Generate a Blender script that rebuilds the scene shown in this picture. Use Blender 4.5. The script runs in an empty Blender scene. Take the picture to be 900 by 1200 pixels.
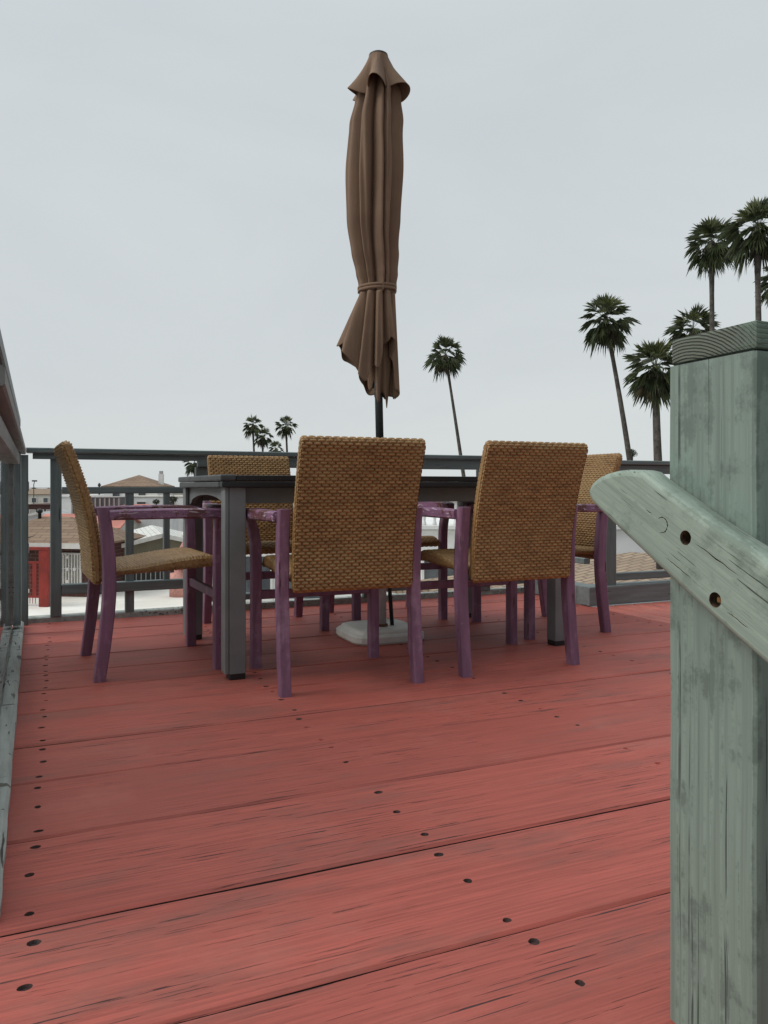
import bpy, bmesh, math, random
from math import sin, cos, pi, radians, exp, sqrt, floor
from mathutils import Vector, Matrix, geometry, noise as mnoise

random.seed(7)
S = bpy.context.scene
COL = S.collection
R = radians
EYE = 0.72                    # camera height above the deck
YAW = R(23)                   # the deck boards run along X; the camera is turned 23 degrees towards +X
GZ = -5.0                     # street level below the deck


def polar(px, D):
    """bearing (in 1/900 of the camera depth) and depth -> ground position"""
    t = (px - 450) / 900.0 * D
    return (t * cos(YAW) + D * sin(YAW), -t * sin(YAW) + D * cos(YAW))


def elev(py, D):
    return EYE + (570 - py) / 900.0 * D


# ------------------------------------------------------------------ materials
def nd(nt, typ, ins=None, **props):
    n = nt.nodes.new(typ)
    for k, v in props.items():
        setattr(n, k, v)
    for k, v in (ins or {}).items():
        s = n.inputs[k]
        if isinstance(v, bpy.types.NodeSocket):
            nt.links.new(v, s)
        else:
            s.default_value = v
    return n


def c4(c):
    return (c[0], c[1], c[2], 1.0)


def mixc(nt, f, a, b, mode='MIX'):
    n = nt.nodes.new('ShaderNodeMix')
    n.data_type = 'RGBA'
    n.blend_type = mode
    for i, v in ((0, f), (6, a), (7, b)):
        if isinstance(v, bpy.types.NodeSocket):
            nt.links.new(v, n.inputs[i])
        else:
            n.inputs[i].default_value = v if i == 0 else c4(v)
    return n.outputs[2]


def math_n(nt, op, a, b=0.0):
    n = nt.nodes.new('ShaderNodeMath')
    n.operation = op
    for i, v in ((0, a), (1, b)):
        if isinstance(v, bpy.types.NodeSocket):
            nt.links.new(v, n.inputs[i])
        else:
            n.inputs[i].default_value = v
    return n.outputs[0]


def ramp(nt, fac, lo, hi):
    n = nd(nt, 'ShaderNodeMapRange', {0: fac, 1: lo, 2: hi, 3: 0.0, 4: 1.0})
    n.interpolation_type = 'SMOOTHSTEP'
    return n.outputs[0]


def noise(nt, vec, scale, detail=4.0, rough=0.55, dist=0.0):
    return nd(nt, 'ShaderNodeTexNoise', {'Vector': vec, 'Scale': scale, 'Detail': detail, 'Roughness': rough,
                                         'Distortion': dist}).outputs['Fac']


def newmat(name):
    m = bpy.data.materials.new(name)
    m.use_nodes = True
    nt = m.node_tree
    nt.nodes.clear()
    out = nt.nodes.new('ShaderNodeOutputMaterial')
    b = nt.nodes.new('ShaderNodeBsdfPrincipled')
    nt.links.new(b.outputs[0], out.inputs[0])
    return m, nt, b


def setin(nt, b, **kw):
    for k, v in kw.items():
        s = b.inputs[k.replace('_', ' ')]
        if isinstance(v, bpy.types.NodeSocket):
            nt.links.new(v, s)
        else:
            s.default_value = v


def coords(nt, per_object=True, per_island=False):
    tc = nd(nt, 'ShaderNodeTexCoord').outputs['Object']
    v = tc
    if per_object:
        r = nd(nt, 'ShaderNodeObjectInfo').outputs['Random']
        k = math_n(nt, 'MULTIPLY', r, 37.0)
        v = nd(nt, 'ShaderNodeVectorMath', {0: v, 1: nd(nt, 'ShaderNodeCombineXYZ', {0: k, 1: k, 2: k}).outputs[0]},
               operation='ADD').outputs[0]
    rnd = None
    if per_island:
        rnd = nd(nt, 'ShaderNodeNewGeometry').outputs['Random Per Island']
        k = math_n(nt, 'MULTIPLY', rnd, 61.0)
        v = nd(nt, 'ShaderNodeVectorMath', {0: v, 1: nd(nt, 'ShaderNodeCombineXYZ', {0: k, 1: k, 2: k}).outputs[0]},
               operation='ADD').outputs[0]
    return tc, v, rnd


def simple(name, col, rough=0.6, var=0.12, scale=6.0, bump=0.0, bscale=60.0, metallic=0.0, dark=None, per_object=True):
    m, nt, b = newmat(name)
    tc, v, _ = coords(nt, per_object)
    f = noise(nt, v, scale, 5, 0.6)
    d = dark or tuple(max(0, x * (1 - var * 2.2)) for x in col)
    l = tuple(min(1, x * (1 + var)) for x in col)
    setin(nt, b, Base_Color=mixc(nt, ramp(nt, f, 0.3, 0.7), d, l), Roughness=rough, Metallic=metallic)
    if bump:
        h = noise(nt, v, bscale, 4, 0.6)
        setin(nt, b, Normal=nd(nt, 'ShaderNodeBump', {'Strength': bump, 'Distance': 0.01, 'Height': h}).outputs[0])
    return m


def wood(name, base, worn, crackcol, stretch, fine=1.0, crack=(0.62, 0.66), worn_t=(0.5, 0.75), worn_scale=4.0,
         worn_amt=0.6, rough=0.62, bump=0.5, dist=0.004, island=False, tint=0.0, speck=None, line_mul=2.2, wear_grain=0.0, tilt=0.0, cs=None, dirt=None):
    """painted wood: grain, open cracks and worn paint all drawn out along the board"""
    m, nt, b = newmat(name)
    tc, v, rnd = coords(nt, True, island)
    if tilt:
        v = nd(nt, 'ShaderNodeMapping', {'Vector': v, 'Rotation': (-tilt, 0, 0)}).outputs[0]
    mp = nd(nt, 'ShaderNodeMapping', {'Vector': v, 'Scale': stretch}).outputs[0]
    g1 = noise(nt, mp, 1.0 * fine, 8, 0.65, 0.3)
    if cs:
        g2 = noise(nt, nd(nt, 'ShaderNodeMapping', {'Vector': v, 'Scale': cs}).outputs[0], 1.0, 4, 0.55, 0.2)
    else:
        g2 = noise(nt, mp, line_mul * fine, 3, 0.5, 0.15)
    patch = noise(nt, v, worn_scale * 0.55, 3, 0.5)
    cr = math_n(nt, 'MULTIPLY', ramp(nt, g2, crack[0], crack[1]), ramp(nt, patch, 0.38, 0.56))
    w0 = noise(nt, v, worn_scale, 9, 0.72)
    wsum = math_n(nt, 'ADD', w0, math_n(nt, 'MULTIPLY', math_n(nt, 'SUBTRACT', g1, 0.5), wear_grain))
    wm = math_n(nt, 'MULTIPLY', ramp(nt, wsum, worn_t[0], worn_t[1]), worn_amt)
    dk = tuple(x * 0.72 for x in base)
    lt = tuple(min(1, x * 1.12) for x in base)
    c = mixc(nt, ramp(nt, g1, 0.3, 0.7), dk, lt)
    if tint:
        h = nd(nt, 'ShaderNodeHueSaturation', {'Color': c, 'Value': math_n(nt, 'ADD', 1 - tint, math_n(nt, 'MULTIPLY', rnd, 2 * tint)),
                                               'Saturation': 1.0})
        c = h.outputs[0]
    c = mixc(nt, wm, c, worn)
    if dirt:
        dn = noise(nt, nd(nt, 'ShaderNodeMapping', {'Vector': v, 'Scale': dirt[1]}).outputs[0], 1.0, 7, 0.68)
        c = mixc(nt, math_n(nt, 'MULTIPLY', ramp(nt, dn, dirt[2], dirt[3]), dirt[4]), c, dirt[0])
    if speck:
        sp = noise(nt, v, speck[1], 5, 0.7)
        c = mixc(nt, ramp(nt, sp, speck[2], speck[2] + 0.03), c, speck[0])
    c = mixc(nt, cr, c, crackcol)
    hgt = math_n(nt, 'SUBTRACT', math_n(nt, 'ADD', math_n(nt, 'MULTIPLY', g1, 0.5), math_n(nt, 'MULTIPLY', w0, 0.25)), cr)
    rr = math_n(nt, 'ADD', rough - 0.1, math_n(nt, 'MULTIPLY', w0, 0.22))
    setin(nt, b, Base_Color=c, Roughness=rr,
          Normal=nd(nt, 'ShaderNodeBump', {'Strength': bump, 'Distance': dist, 'Height': hgt}).outputs[0])
    return m


M = {}
M['deck'] = wood('deck_paint', (0.365, 0.080, 0.058), (0.385, 0.118, 0.090), (0.04, 0.018, 0.016), (3.8, 190, 30), crack=(0.638, 0.662), cs=(5.0, 230, 30),
                 worn_t=(0.5, 0.72), worn_scale=3.2, worn_amt=0.55, rough=0.66, bump=0.75, dist=0.003, island=True, tint=0.12,
                 dirt=((0.17, 0.075, 0.058), (1.6, 7.0, 5.0), 0.50, 0.68, 0.5),
                 speck=((0.15, 0.10, 0.085), 9.0, 0.70), line_mul=0.85)
M['deck2'] = wood('deck_paint_pale', (0.50, 0.145, 0.11), (0.50, 0.20, 0.155), (0.06, 0.03, 0.025), (50, 2.4, 20), crack=(0.66, 0.7),
                  island=True, tint=0.06, rough=0.66, bump=0.5, dist=0.003)
M['post'] = wood('green_post_paint', (0.205, 0.268, 0.226), (0.058, 0.082, 0.066), (0.055, 0.078, 0.066), (95, 95, 0.9), crack=(0.605, 0.622), cs=(120, 120, 0.7),
                 worn_t=(0.50, 0.66), worn_scale=17.0, worn_amt=0.55, rough=0.7, bump=0.5, dist=0.003, wear_grain=0.9, line_mul=0.9)
M['handrail'] = wood('green_handrail_paint', (0.28, 0.345, 0.285), (0.105, 0.14, 0.108), (0.05, 0.07, 0.055), (130, 3.0, 130), crack=(0.645, 0.67), tilt=R(27.8),
                     worn_t=(0.49, 0.68), worn_scale=16.0, worn_amt=0.66, rough=0.68, bump=0.8, dist=0.002, wear_grain=0.9)
M['cap'] = wood('weathered_cap_wood', (0.115, 0.15, 0.115), (0.25, 0.34, 0.27), (0.03, 0.034, 0.027), (3, 40, 60), crack=(0.6, 0.64),
                worn_t=(0.5, 0.68), worn_scale=9.0, worn_amt=0.7, rough=0.75, bump=0.6, dist=0.003)
M['rail'] = wood('dark_green_rail_paint', (0.135, 0.172, 0.170), (0.18, 0.22, 0.21), (0.03, 0.04, 0.038), (3, 40, 40), crack=(0.68, 0.72),
                 worn_amt=0.5, rough=0.5, bump=0.25, dist=0.002)
M['railv'] = wood('dark_green_post_paint', (0.135, 0.172, 0.170), (0.18, 0.22, 0.21), (0.03, 0.04, 0.038), (40, 40, 3), crack=(0.68, 0.72),
                  worn_amt=0.5, rough=0.5, bump=0.25, dist=0.002)
M['beam'] = wood('grey_beam_paint', (0.185, 0.195, 0.185), (0.125, 0.118, 0.10), (0.03, 0.03, 0.025), (40, 3, 40), crack=(0.66, 0.7),
                 worn_t=(0.5, 0.8), worn_amt=0.6, rough=0.6, bump=0.3, dist=0.002)
M['sill'] = wood('weathered_sill_paint', (0.34, 0.375, 0.345), (0.42, 0.44, 0.41), (0.05, 0.05, 0.042), (30, 3, 30), crack=(0.6, 0.64),
                 worn_amt=0.6, rough=0.72, bump=0.6, dist=0.003, speck=((0.10, 0.10, 0.08), 14.0, 0.62))
M['kerb'] = wood('kerb_paint', (0.175, 0.205, 0.205), (0.23, 0.26, 0.25), (0.04, 0.045, 0.04), (3, 40, 40), crack=(0.67, 0.72), worn_amt=0.5,
                 rough=0.6, bump=0.3, dist=0.002)
M['purple'] = wood('purple_paint', (0.215, 0.104, 0.172), (0.36, 0.225, 0.305), (0.075, 0.03, 0.03), (24, 24, 3), crack=(0.66, 0.7),
                   worn_t=(0.50, 0.72), worn_scale=7.0, worn_amt=0.7, rough=0.5, bump=0.35, dist=0.0015, wear_grain=0.5, speck=((0.42, 0.34, 0.40), 30.0, 0.69))
M['purple_arm'] = wood('chipped_purple_paint', (0.235, 0.118, 0.20), (0.10, 0.032, 0.022), (0.48, 0.40, 0.46), (60, 14, 60), crack=(0.61, 0.63),
                       worn_t=(0.545, 0.57), worn_scale=9.0, worn_amt=0.85, rough=0.5, bump=0.4, dist=0.002)
M['tgrey'] = simple('grey_table_paint', (0.172, 0.186, 0.188), 0.5, 0.08, 5.0, 0.12, 60)
M['tblack'] = wood('black_tabletop_paint', (0.014, 0.015, 0.017), (0.034, 0.036, 0.038), (0.10, 0.10, 0.098), (2.5, 34, 34), crack=(0.68, 0.72), worn_amt=0.5,
                   rough=0.42, bump=0.3, dist=0.002)
M['tframe'] = wood('worn_table_edge', (0.06, 0.065, 0.066), (0.13, 0.138, 0.138), (0.015, 0.015, 0.015), (8, 8, 40), crack=(0.62, 0.66), worn_amt=0.7,
                   rough=0.5, bump=0.3, dist=0.002)
M['black'] = simple('black_metal', (0.016, 0.02, 0.021), 0.45, 0.1)
M['stone'] = simple('white_resin_base', (0.66, 0.665, 0.62), 0.55, 0.06, 8, 0.15, 50)
M['tube'] = simple('pale_tube', (0.50, 0.47, 0.46), 0.5, 0.08, 10)
M['rust'] = simple('rust', (0.16, 0.07, 0.03), 0.8, 0.3, 40)
M['hole'] = simple('raw_wood_hole', (0.10, 0.055, 0.028), 0.85, 0.3, 90, 0.6, 120)
M['bolt'] = simple('rusty_bolt', (0.20, 0.105, 0.035), 0.6, 0.3, 60, 0.4, 150, metallic=0.3)
M['plankedge'] = simple('dirty_shaded_plank_edge', (0.045, 0.026, 0.022), 0.9, 0.3, 20)  # dirt and the unlit depth of the seams, both in this colour
M['screwhole'] = simple('dark_screw_hole', (0.05, 0.022, 0.018), 0.7, 0.3, 60)

# wicker
m, nt, b = newmat('wicker')
tc, v, _ = coords(nt)
mp = nd(nt, 'ShaderNodeMapping', {'Vector': v, 'Scale': (16, 90, 90)}).outputs[0]
f1 = noise(nt, mp, 1.0, 5, 0.65)
f2 = noise(nt, v, 5.0, 3, 0.5)
c = mixc(nt, ramp(nt, f1, 0.32, 0.68), (0.205, 0.107, 0.034), (0.39, 0.224, 0.084))
c = mixc(nt, math_n(nt, 'MULTIPLY', ramp(nt, f2, 0.45, 0.7), 0.45), c, (0.38, 0.25, 0.105))
setin(nt, b, Base_Color=c, Roughness=0.5, Normal=nd(nt, 'ShaderNodeBump', {'Strength': 0.35, 'Distance': 0.002, 'Height': f1}).outputs[0])
M['wicker'] = m

# canopy cloth
m, nt, b = newmat('brown_canopy_cloth')
tc, v, _ = coords(nt)
f1 = noise(nt, v, 3.0, 4, 0.6)
f2 = noise(nt, v, 420.0, 2, 0.5)
mp = nd(nt, 'ShaderNodeMapping', {'Vector': v, 'Scale': (30, 30, 2.5)}).outputs[0]
f3 = noise(nt, mp, 1.0, 5, 0.6)
c = mixc(nt, ramp(nt, f1, 0.3, 0.7), (0.165, 0.100, 0.062), (0.215, 0.134, 0.084))
c = mixc(nt, math_n(nt, 'MULTIPLY', ramp(nt, f3, 0.5, 0.75), 0.35), c, (0.25, 0.165, 0.108))
hh = math_n(nt, 'ADD', math_n(nt, 'MULTIPLY', f2, 0.25), f3)
setin(nt, b, Base_Color=c, Roughness=0.85, Normal=nd(nt, 'ShaderNodeBump', {'Strength': 0.6, 'Distance': 0.006, 'Height': hh}).outputs[0])
M['cloth'] = m

# clear window glass of the windbreak
m = bpy.data.materials.new('windbreak_glass')
m.use_nodes = True
nt = m.node_tree
nt.nodes.clear()
out = nt.nodes.new('ShaderNodeOutputMaterial')
tr = nd(nt, 'ShaderNodeBsdfTransparent', {'Color': (0.86, 0.88, 0.86, 1)})
gl = nd(nt, 'ShaderNodeBsdfGlossy', {'Color': (1, 1, 1, 1), 'Roughness': 0.03})
fr = nd(nt, 'ShaderNodeFresnel', {'IOR': 1.35})
mx = nd(nt, 'ShaderNodeMixShader', {0: fr.outputs[0], 1: tr.outputs[0], 2: gl.outputs[0]})
nt.links.new(mx.outputs[0], out.inputs[0])
M['glass'] = m

# plants
M['frond'] = simple('palm_frond', (0.080, 0.100, 0.042), 0.55, 0.3, 2.0, dark=(0.034, 0.045, 0.02))
M['frond_top'] = simple('young_palm_frond', (0.12, 0.14, 0.05), 0.55, 0.25, 2.0)
M['skirt'] = simple('dry_palm_frond', (0.085, 0.066, 0.035), 0.8, 0.3, 2.0)
M['trunk'] = simple('palm_trunk', (0.098, 0.085, 0.072), 0.9, 0.25, 3.0, 0.6, 14)
M['bush'] = simple('bush_leaf', (0.045, 0.06, 0.03), 0.7, 0.3, 1.5)

# buildings
M['ground'] = simple('street_ground', (0.30, 0.295, 0.28), 0.9, 0.15, 0.12, 0.2, 3, per_object=False)
m, nt, b = newmat('pale_concrete')
tc, v, _ = coords(nt, False)
f1 = noise(nt, v, 0.35, 8, 0.7)
f2 = noise(nt, v, 2.2, 8, 0.7, 1.5)
c = mixc(nt, ramp(nt, f1, 0.35, 0.7), (0.68, 0.655, 0.585), (0.82, 0.80, 0.735))
c = mixc(nt, math_n(nt, 'MULTIPLY', ramp(nt, f2, 0.58, 0.7), 0.5), c, (0.42, 0.40, 0.36))
setin(nt, b, Base_Color=c, Roughness=0.85)
M['concrete'] = m
M['white'] = simple('white_stucco', (0.80, 0.80, 0.78), 0.85, 0.05, 0.6, 0.2, 8)
M['offwhite'] = simple('cream_stucco', (0.66, 0.63, 0.56), 0.85, 0.08, 0.8, 0.2, 8)
M['fascia'] = simple('white_fascia', (0.68, 0.66, 0.62), 0.6, 0.08, 2)
M['khaki'] = simple('khaki_wall', (0.17, 0.15, 0.105), 0.85, 0.1, 1)
M['darkwall'] = simple('shaded_dark_brick', (0.05, 0.034, 0.03), 0.9, 0.3, 5)
M['red'] = simple('red_gate_paint', (0.26, 0.022, 0.014), 0.5, 0.12, 2)
M['bars'] = simple('white_bars', (0.72, 0.71, 0.68), 0.5, 0.05, 3)
M['dark'] = simple('dark_opening', (0.02, 0.02, 0.02), 0.5, 0.1)
M['pane'] = simple('window_pane', (0.09, 0.10, 0.11), 0.12, 0.2, 2)
M['curtain'] = simple('curtain_behind_window', (0.42, 0.41, 0.37), 0.8, 0.1, 3)
M['greyroof'] = simple('grey_roof', (0.40, 0.40, 0.39), 0.8, 0.1, 0.8)
M['greybox'] = simple('grey_cladding', (0.125, 0.14, 0.15), 0.6, 0.12, 1)
M['pinkstone'] = simple('pink_stone', (0.55, 0.27, 0.23), 0.8, 0.15, 3)
M['pinkroof'] = simple('salmon_roof', (0.52, 0.20, 0.155), 0.85, 0.12, 0.5, 0.2, 6)
M['street_metal'] = simple('lamp_metal', (0.12, 0.13, 0.14), 0.5, 0.1)


def shingles(name, a, bcol, mortar, sx, sy, vec_rot=(0, 0, 0), var_scale=0.6):
    m, nt, b = newmat(name)
    tc, v, _ = coords(nt, False)
    mp = nd(nt, 'ShaderNodeMapping', {'Vector': v, 'Rotation': vec_rot}).outputs[0]
    br = nd(nt, 'ShaderNodeTexBrick', {'Vector': mp, 'Color1': c4(a), 'Color2': c4(bcol), 'Mortar': c4(mortar), 'Scale': 1.0,
                                       'Mortar Size': 0.018, 'Brick Width': sx, 'Row Height': sy, 'Bias': -0.1})
    f = noise(nt, v, var_scale, 7, 0.65)
    c = mixc(nt, math_n(nt, 'MULTIPLY', ramp(nt, f, 0.45, 0.7), 0.4), br.outputs[0], tuple(x * 0.7 for x in a))
    setin(nt, b, Base_Color=c, Roughness=0.9,
          Normal=nd(nt, 'ShaderNodeBump', {'Strength': 0.6, 'Distance': 0.02, 'Height': br.outputs[1]}).outputs[0])
    return m


M['brownroof'] = shingles('brown_shingles', (0.27, 0.185, 0.125), (0.20, 0.13, 0.085), (0.10, 0.07, 0.05), 0.9, 0.32)
M['tanroof'] = shingles('tan_shingles', (0.36, 0.27, 0.185), (0.27, 0.20, 0.14), (0.15, 0.11, 0.08), 0.30, 0.14)
M['whiteroof'] = shingles('white_shingles', (0.70, 0.70, 0.66), (0.60, 0.60, 0.56), (0.16, 0.14, 0.12), 0.55, 0.42)
M['brick'] = shingles('dark_red_brick', (0.10, 0.035, 0.028), (0.065, 0.025, 0.02), (0.12, 0.10, 0.09), 0.5, 0.2, (R(90), 0, 0))


# ------------------------------------------------------------------ mesh helpers
class MB:
    def __init__(self):
        self.bm = bmesh.new()

    def box(self, x0, x1, y0, y1, z0, z1, bev=0.0, mi=0):
        r = bmesh.ops.create_cube(self.bm, size=1.0)
        vs = r['verts']
        for v in vs:
            v.co = Vector(((x0 + x1) / 2 + v.co.x * (x1 - x0), (y0 + y1) / 2 + v.co.y * (y1 - y0), (z0 + z1) / 2 + v.co.z * (z1 - z0)))
        fs = set(f for v in vs for f in v.link_faces)
        for f in fs:
            f.material_index = mi
        if bev:
            es = list(set(e for v in vs for e in v.link_edges))
            bmesh.ops.bevel(self.bm, geom=es, offset=bev, segments=2, affect='EDGES', profile=0.6)
        return self

    def sweep(self, pts, axis='z', ch=0.004, mi=0):
        """pts: (x, y, z, a, b): rectangle a x b with chamfered corners, in the plane across the axis"""
        rings = []
        for (x, y, z, a, b) in pts:
            c = min(ch, a * 0.3, b * 0.3)
            a2, b2 = a / 2, b / 2
            sec = [(-a2 + c, -b2), (a2 - c, -b2), (a2, -b2 + c), (a2, b2 - c), (a2 - c, b2), (-a2 + c, b2), (-a2, b2 - c), (-a2, -b2 + c)]
            ring = []
            for (p, q) in sec:
                if axis == 'z':
                    co = (x + p, y + q, z)
                elif axis == 'y':
                    co = (x + p, y, z + q)
                else:
                    co = (x, y + p, z + q)
                ring.append(self.bm.verts.new(co))
            rings.append(ring)
        for r0, r1 in zip(rings, rings[1:]):
            for i in range(8):
                f = self.bm.faces.new((r0[i], r0[(i + 1) % 8], r1[(i + 1) % 8], r1[i]))
                f.material_index = mi
        for r in (rings[0][::-1], rings[-1]):
            f = self.bm.faces.new(r)
            f.material_index = mi
        return self

    def tube(self, pts, n=10, mi=0, smooth=True):
        """pts: (Vector, radius)"""
        rings = []
        for i, (p, r) in enumerate(pts):
            p = Vector(p)
            a = Vector(pts[max(i - 1, 0)][0])
            b = Vector(pts[min(i + 1, len(pts) - 1)][0])
            d = (b - a).normalized()
            s = d.cross(Vector((0, 0, 1)))
            if s.length < 1e-3:
                s = Vector((1, 0, 0))
            s.normalize()
            t = s.cross(d)
            rings.append([self.bm.verts.new(p + (s * cos(2 * pi * k / n) + t * sin(2 * pi * k / n)) * r) for k in range(n)])
        for r0, r1 in zip(rings, rings[1:]):
            for k in range(n):
                f = self.bm.faces.new((r0[k], r0[(k + 1) % n], r1[(k + 1) % n], r1[k]))
                f.smooth = smooth
                f.material_index = mi
        for r in (rings[0][::-1], rings[-1]):
            self.bm.faces.new(r).material_index = mi
        return self

    def lathe(self, prof, n=24, cx=0.0, cy=0.0, mi=0, smooth=True):
        return self.tube([((cx, cy, z), r) for (r, z) in prof], n, mi, smooth)

    def poly(self, pts, mi=0):
        f = self.bm.faces.new([self.bm.verts.new(p) for p in pts])
        f.material_index = mi
        return self

    def slab(self, pts, t, mi=0):
        """planar polygon given thickness t downwards along its normal"""
        n = (Vector(pts[1]) - Vector(pts[0])).cross(Vector(pts[2]) - Vector(pts[0])).normalized()
        if n.z < 0:
            pts = pts[::-1]
            n = -n
        a = [self.bm.verts.new(p) for p in pts]
        b = [self.bm.verts.new(Vector(p) - n * t) for p in pts]
        fs = [self.bm.faces.new(a), self.bm.faces.new(b[::-1])]
        k = len(pts)
        for i in range(k):
            fs.append(self.bm.faces.new((a[i], b[i], b[(i + 1) % k], a[(i + 1) % k])))
        for f in fs:
            f.material_index = mi
        return self

    def build(self, name, mat, parent=None, recalc=True, loc=None):
        if recalc:
            bmesh.ops.recalc_face_normals(self.bm, faces=self.bm.faces[:])
        me = bpy.data.meshes.new(name)
        self.bm.to_mesh(me)
        self.bm.free()
        for mm in (mat if isinstance(mat, (list, tuple)) else [mat]):
            me.materials.append(mm)
        o = bpy.data.objects.new(name, me)
        COL.objects.link(o)
        if parent:
            o.parent = parent
        if loc:
            o.location = loc
        return o


def tag(o, label=None, cat=None, group=None, kind=None):
    if label:
        o['label'] = label
    if cat:
        o['category'] = cat
    if group:
        o['group'] = group
    if kind:
        o['kind'] = kind
    return o


def empty(name, label, cat, loc=(0, 0, 0), rz=0.0, group=None):
    o = bpy.data.objects.new(name, None)
    o.empty_display_size = 0.1
    o.location = loc
    o.rotation_euler = (0, 0, rz)
    COL.objects.link(o)
    return tag(o, label, cat, group)


def dup(root, loc, rz, label):
    r = root.copy()
    COL.objects.link(r)
    r.location = loc
    r.rotation_euler = (0, 0, rz)
    r['label'] = label
    for ch in list(root.children):
        c = ch.copy()
        COL.objects.link(c)
        c.parent = r
        for g in list(ch.children):
            d = g.copy()
            COL.objects.link(d)
            d.parent = c
    return r


def n1(x, y=0.0, z=0.0):
    return mnoise.noise(Vector((x, y, z)))


def inside(p, loop):
    r = False
    n = len(loop)
    for i in range(n):
        a, b_ = loop[i], loop[(i + 1) % n]
        if (a[1] > p[1]) != (b_[1] > p[1]) and p[0] < (b_[0] - a[0]) * (p[1] - a[1]) / (b_[1] - a[1]) + a[0]:
            r = not r
    return r


def fill_with_holes(bm, loops, ax, mi=0):
    """loops of existing verts (first the outline, then the holes), filled in the plane of the two axes"""
    vs, es, polys = [], [], []
    for lp in loops:
        k = len(vs)
        vs += lp
        es += [(k + i, k + (i + 1) % len(lp)) for i in range(len(lp))]
        polys.append([(v.co[ax[0]], v.co[ax[1]]) for v in lp])
    co = [Vector((v.co[ax[0]], v.co[ax[1]])) for v in vs]
    ov, oe, of, iv, ie, if_ = geometry.delaunay_2d_cdt(co, es, [], 0, 1e-6)
    for f in of:
        c = (ov[f[0]] + ov[f[1]] + ov[f[2]]) / 3
        if not inside(c, polys[0]) or any(inside(c, h) for h in polys[1:]):
            continue
        try:
            q = [vs[iv[i][0]] for i in f]
            bm.faces.new(q).material_index = mi
        except (ValueError, IndexError):
            pass


# ------------------------------------------------------------------ deck
def add_plank(mb, x0, x1, y0, y1, holes, seed, axis='x', dz=0.0):
    """one plank with wavering, softly rounded edges and real countersunk screw holes"""
    bm = mb.bm
    L = x1 - x0
    k = max(6, int(L / 0.06))

    def P(x, y, z):
        return (x, y, z) if axis == 'x' else (y, x, z)
    g = 0.0034
    lo = [(x0 + L * i / k, y0 + g + 0.0030 * n1(x0 + i * 0.22 + seed * 9.1, seed) + 0.0012 * n1(i * 1.9, seed * 3.3)) for i in range(k + 1)]
    hi = [(x0 + L * i / k, y1 - g + 0.0030 * n1(x0 + i * 0.22 + seed * 5.7, seed + 40) + 0.0012 * n1(i * 2.1, seed * 2.3)) for i in range(k + 1)]
    loop = lo + hi[::-1]
    n = len(loop)
    top = dz
    outer = [bm.verts.new(P(x, y, top - 0.005)) for (x, y) in loop]
    cy = (y0 + y1) / 2
    ins = []
    for (x, y) in loop:
        xx = min(max(x, x0 + 0.003), x1 - 0.003)
        ins.append(bm.verts.new(P(xx, y + (0.0055 if y < cy else -0.0055), top)))
    bot = [bm.verts.new(P(x, y, top - 0.038)) for (x, y) in loop]
    for i in range(n):
        j = (i + 1) % n
        bm.faces.new((ins[i], ins[j], outer[j], outer[i]))
        bm.faces.new((outer[i], outer[j], bot[j], bot[i])).material_index = 2      # raw dirty edge, seam shade also put into its dark colour
    loops = [ins]
    for (hx, hy) in holes:
        rx, ry = random.uniform(0.0070, 0.0112), random.uniform(0.0065, 0.0095)
        m_ = 12
        rim = []
        for q in range(m_):
            a = 2 * pi * q / m_
            w = 1 + 0.16 * n1(q * 0.9, hx * 31, hy * 17)
            rim.append(bm.verts.new(P(hx + rx * w * cos(a), hy + ry * w * sin(a), top)))
        loops.append(rim)
        mid = [bm.verts.new(Vector(P(hx, hy, top - 0.0052)) + (Vector(v.co) - Vector(P(hx, hy, top))) * 0.7) for v in rim]
        painted = 0 if random.random() < 0.18 else 1
        for q in range(m_):
            f = bm.faces.new((rim[q], rim[(q + 1) % m_], mid[(q + 1) % m_], mid[q]))
            f.material_index = painted
        f = bm.faces.new(mid)
        f.material_index = painted
    fill_with_holes(bm, loops, (0, 1))


EDGE_V = 4.42
lines = [0.42, 0.73, 1.044, 1.36, 1.704, 2.035, 2.325, 2.655, 2.94, 3.215, 3.505, 3.83, 4.10, EDGE_V]
joists = [-0.05, 0.685, 1.43, 2.17, 2.87]
U0, U1 = -0.105, 2.93
mb = MB()
for i in range(len(lines) - 1):
    y0, y1 = lines[i], lines[i + 1]
    w = y1 - y0
    holes = []
    for jx in joists:
        for fr in (0.13, 0.52, 0.86):
            if random.random() < 0.08:
                continue
            x = jx + random.uniform(-0.007, 0.007)
            y = y0 + w * (fr + random.uniform(-0.03, 0.03))
            if y0 > 0.6 or x < 0.6:
                holes.append((x, y))
    x0 = -0.18 - 0.0245 * ((y0 + y1) / 2 - 2.4) if y0 > 1.3 else -0.42
    add_plank(mb, x0, U1 + random.uniform(-0.003, 0.003), y0, y1, holes, i + 1, 'x', random.uniform(-0.0012, 0.0012))
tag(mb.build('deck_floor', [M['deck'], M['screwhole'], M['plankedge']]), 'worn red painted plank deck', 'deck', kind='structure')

mb = MB()
for i in range(12):
    x0 = 2.938 + i * 0.145
    add_plank(mb, 0.9, 3.72 if x0 > 2.9 else 4.42, x0, x0 + 0.141, [], 60 + i, 'y', 0.003 * (i % 2) * 0.2)
tag(mb.build('deck_landing', [M['deck2'], M['screwhole'], M['plankedge']]), 'paler red plank strip running the other way', 'deck', kind='structure')

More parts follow.
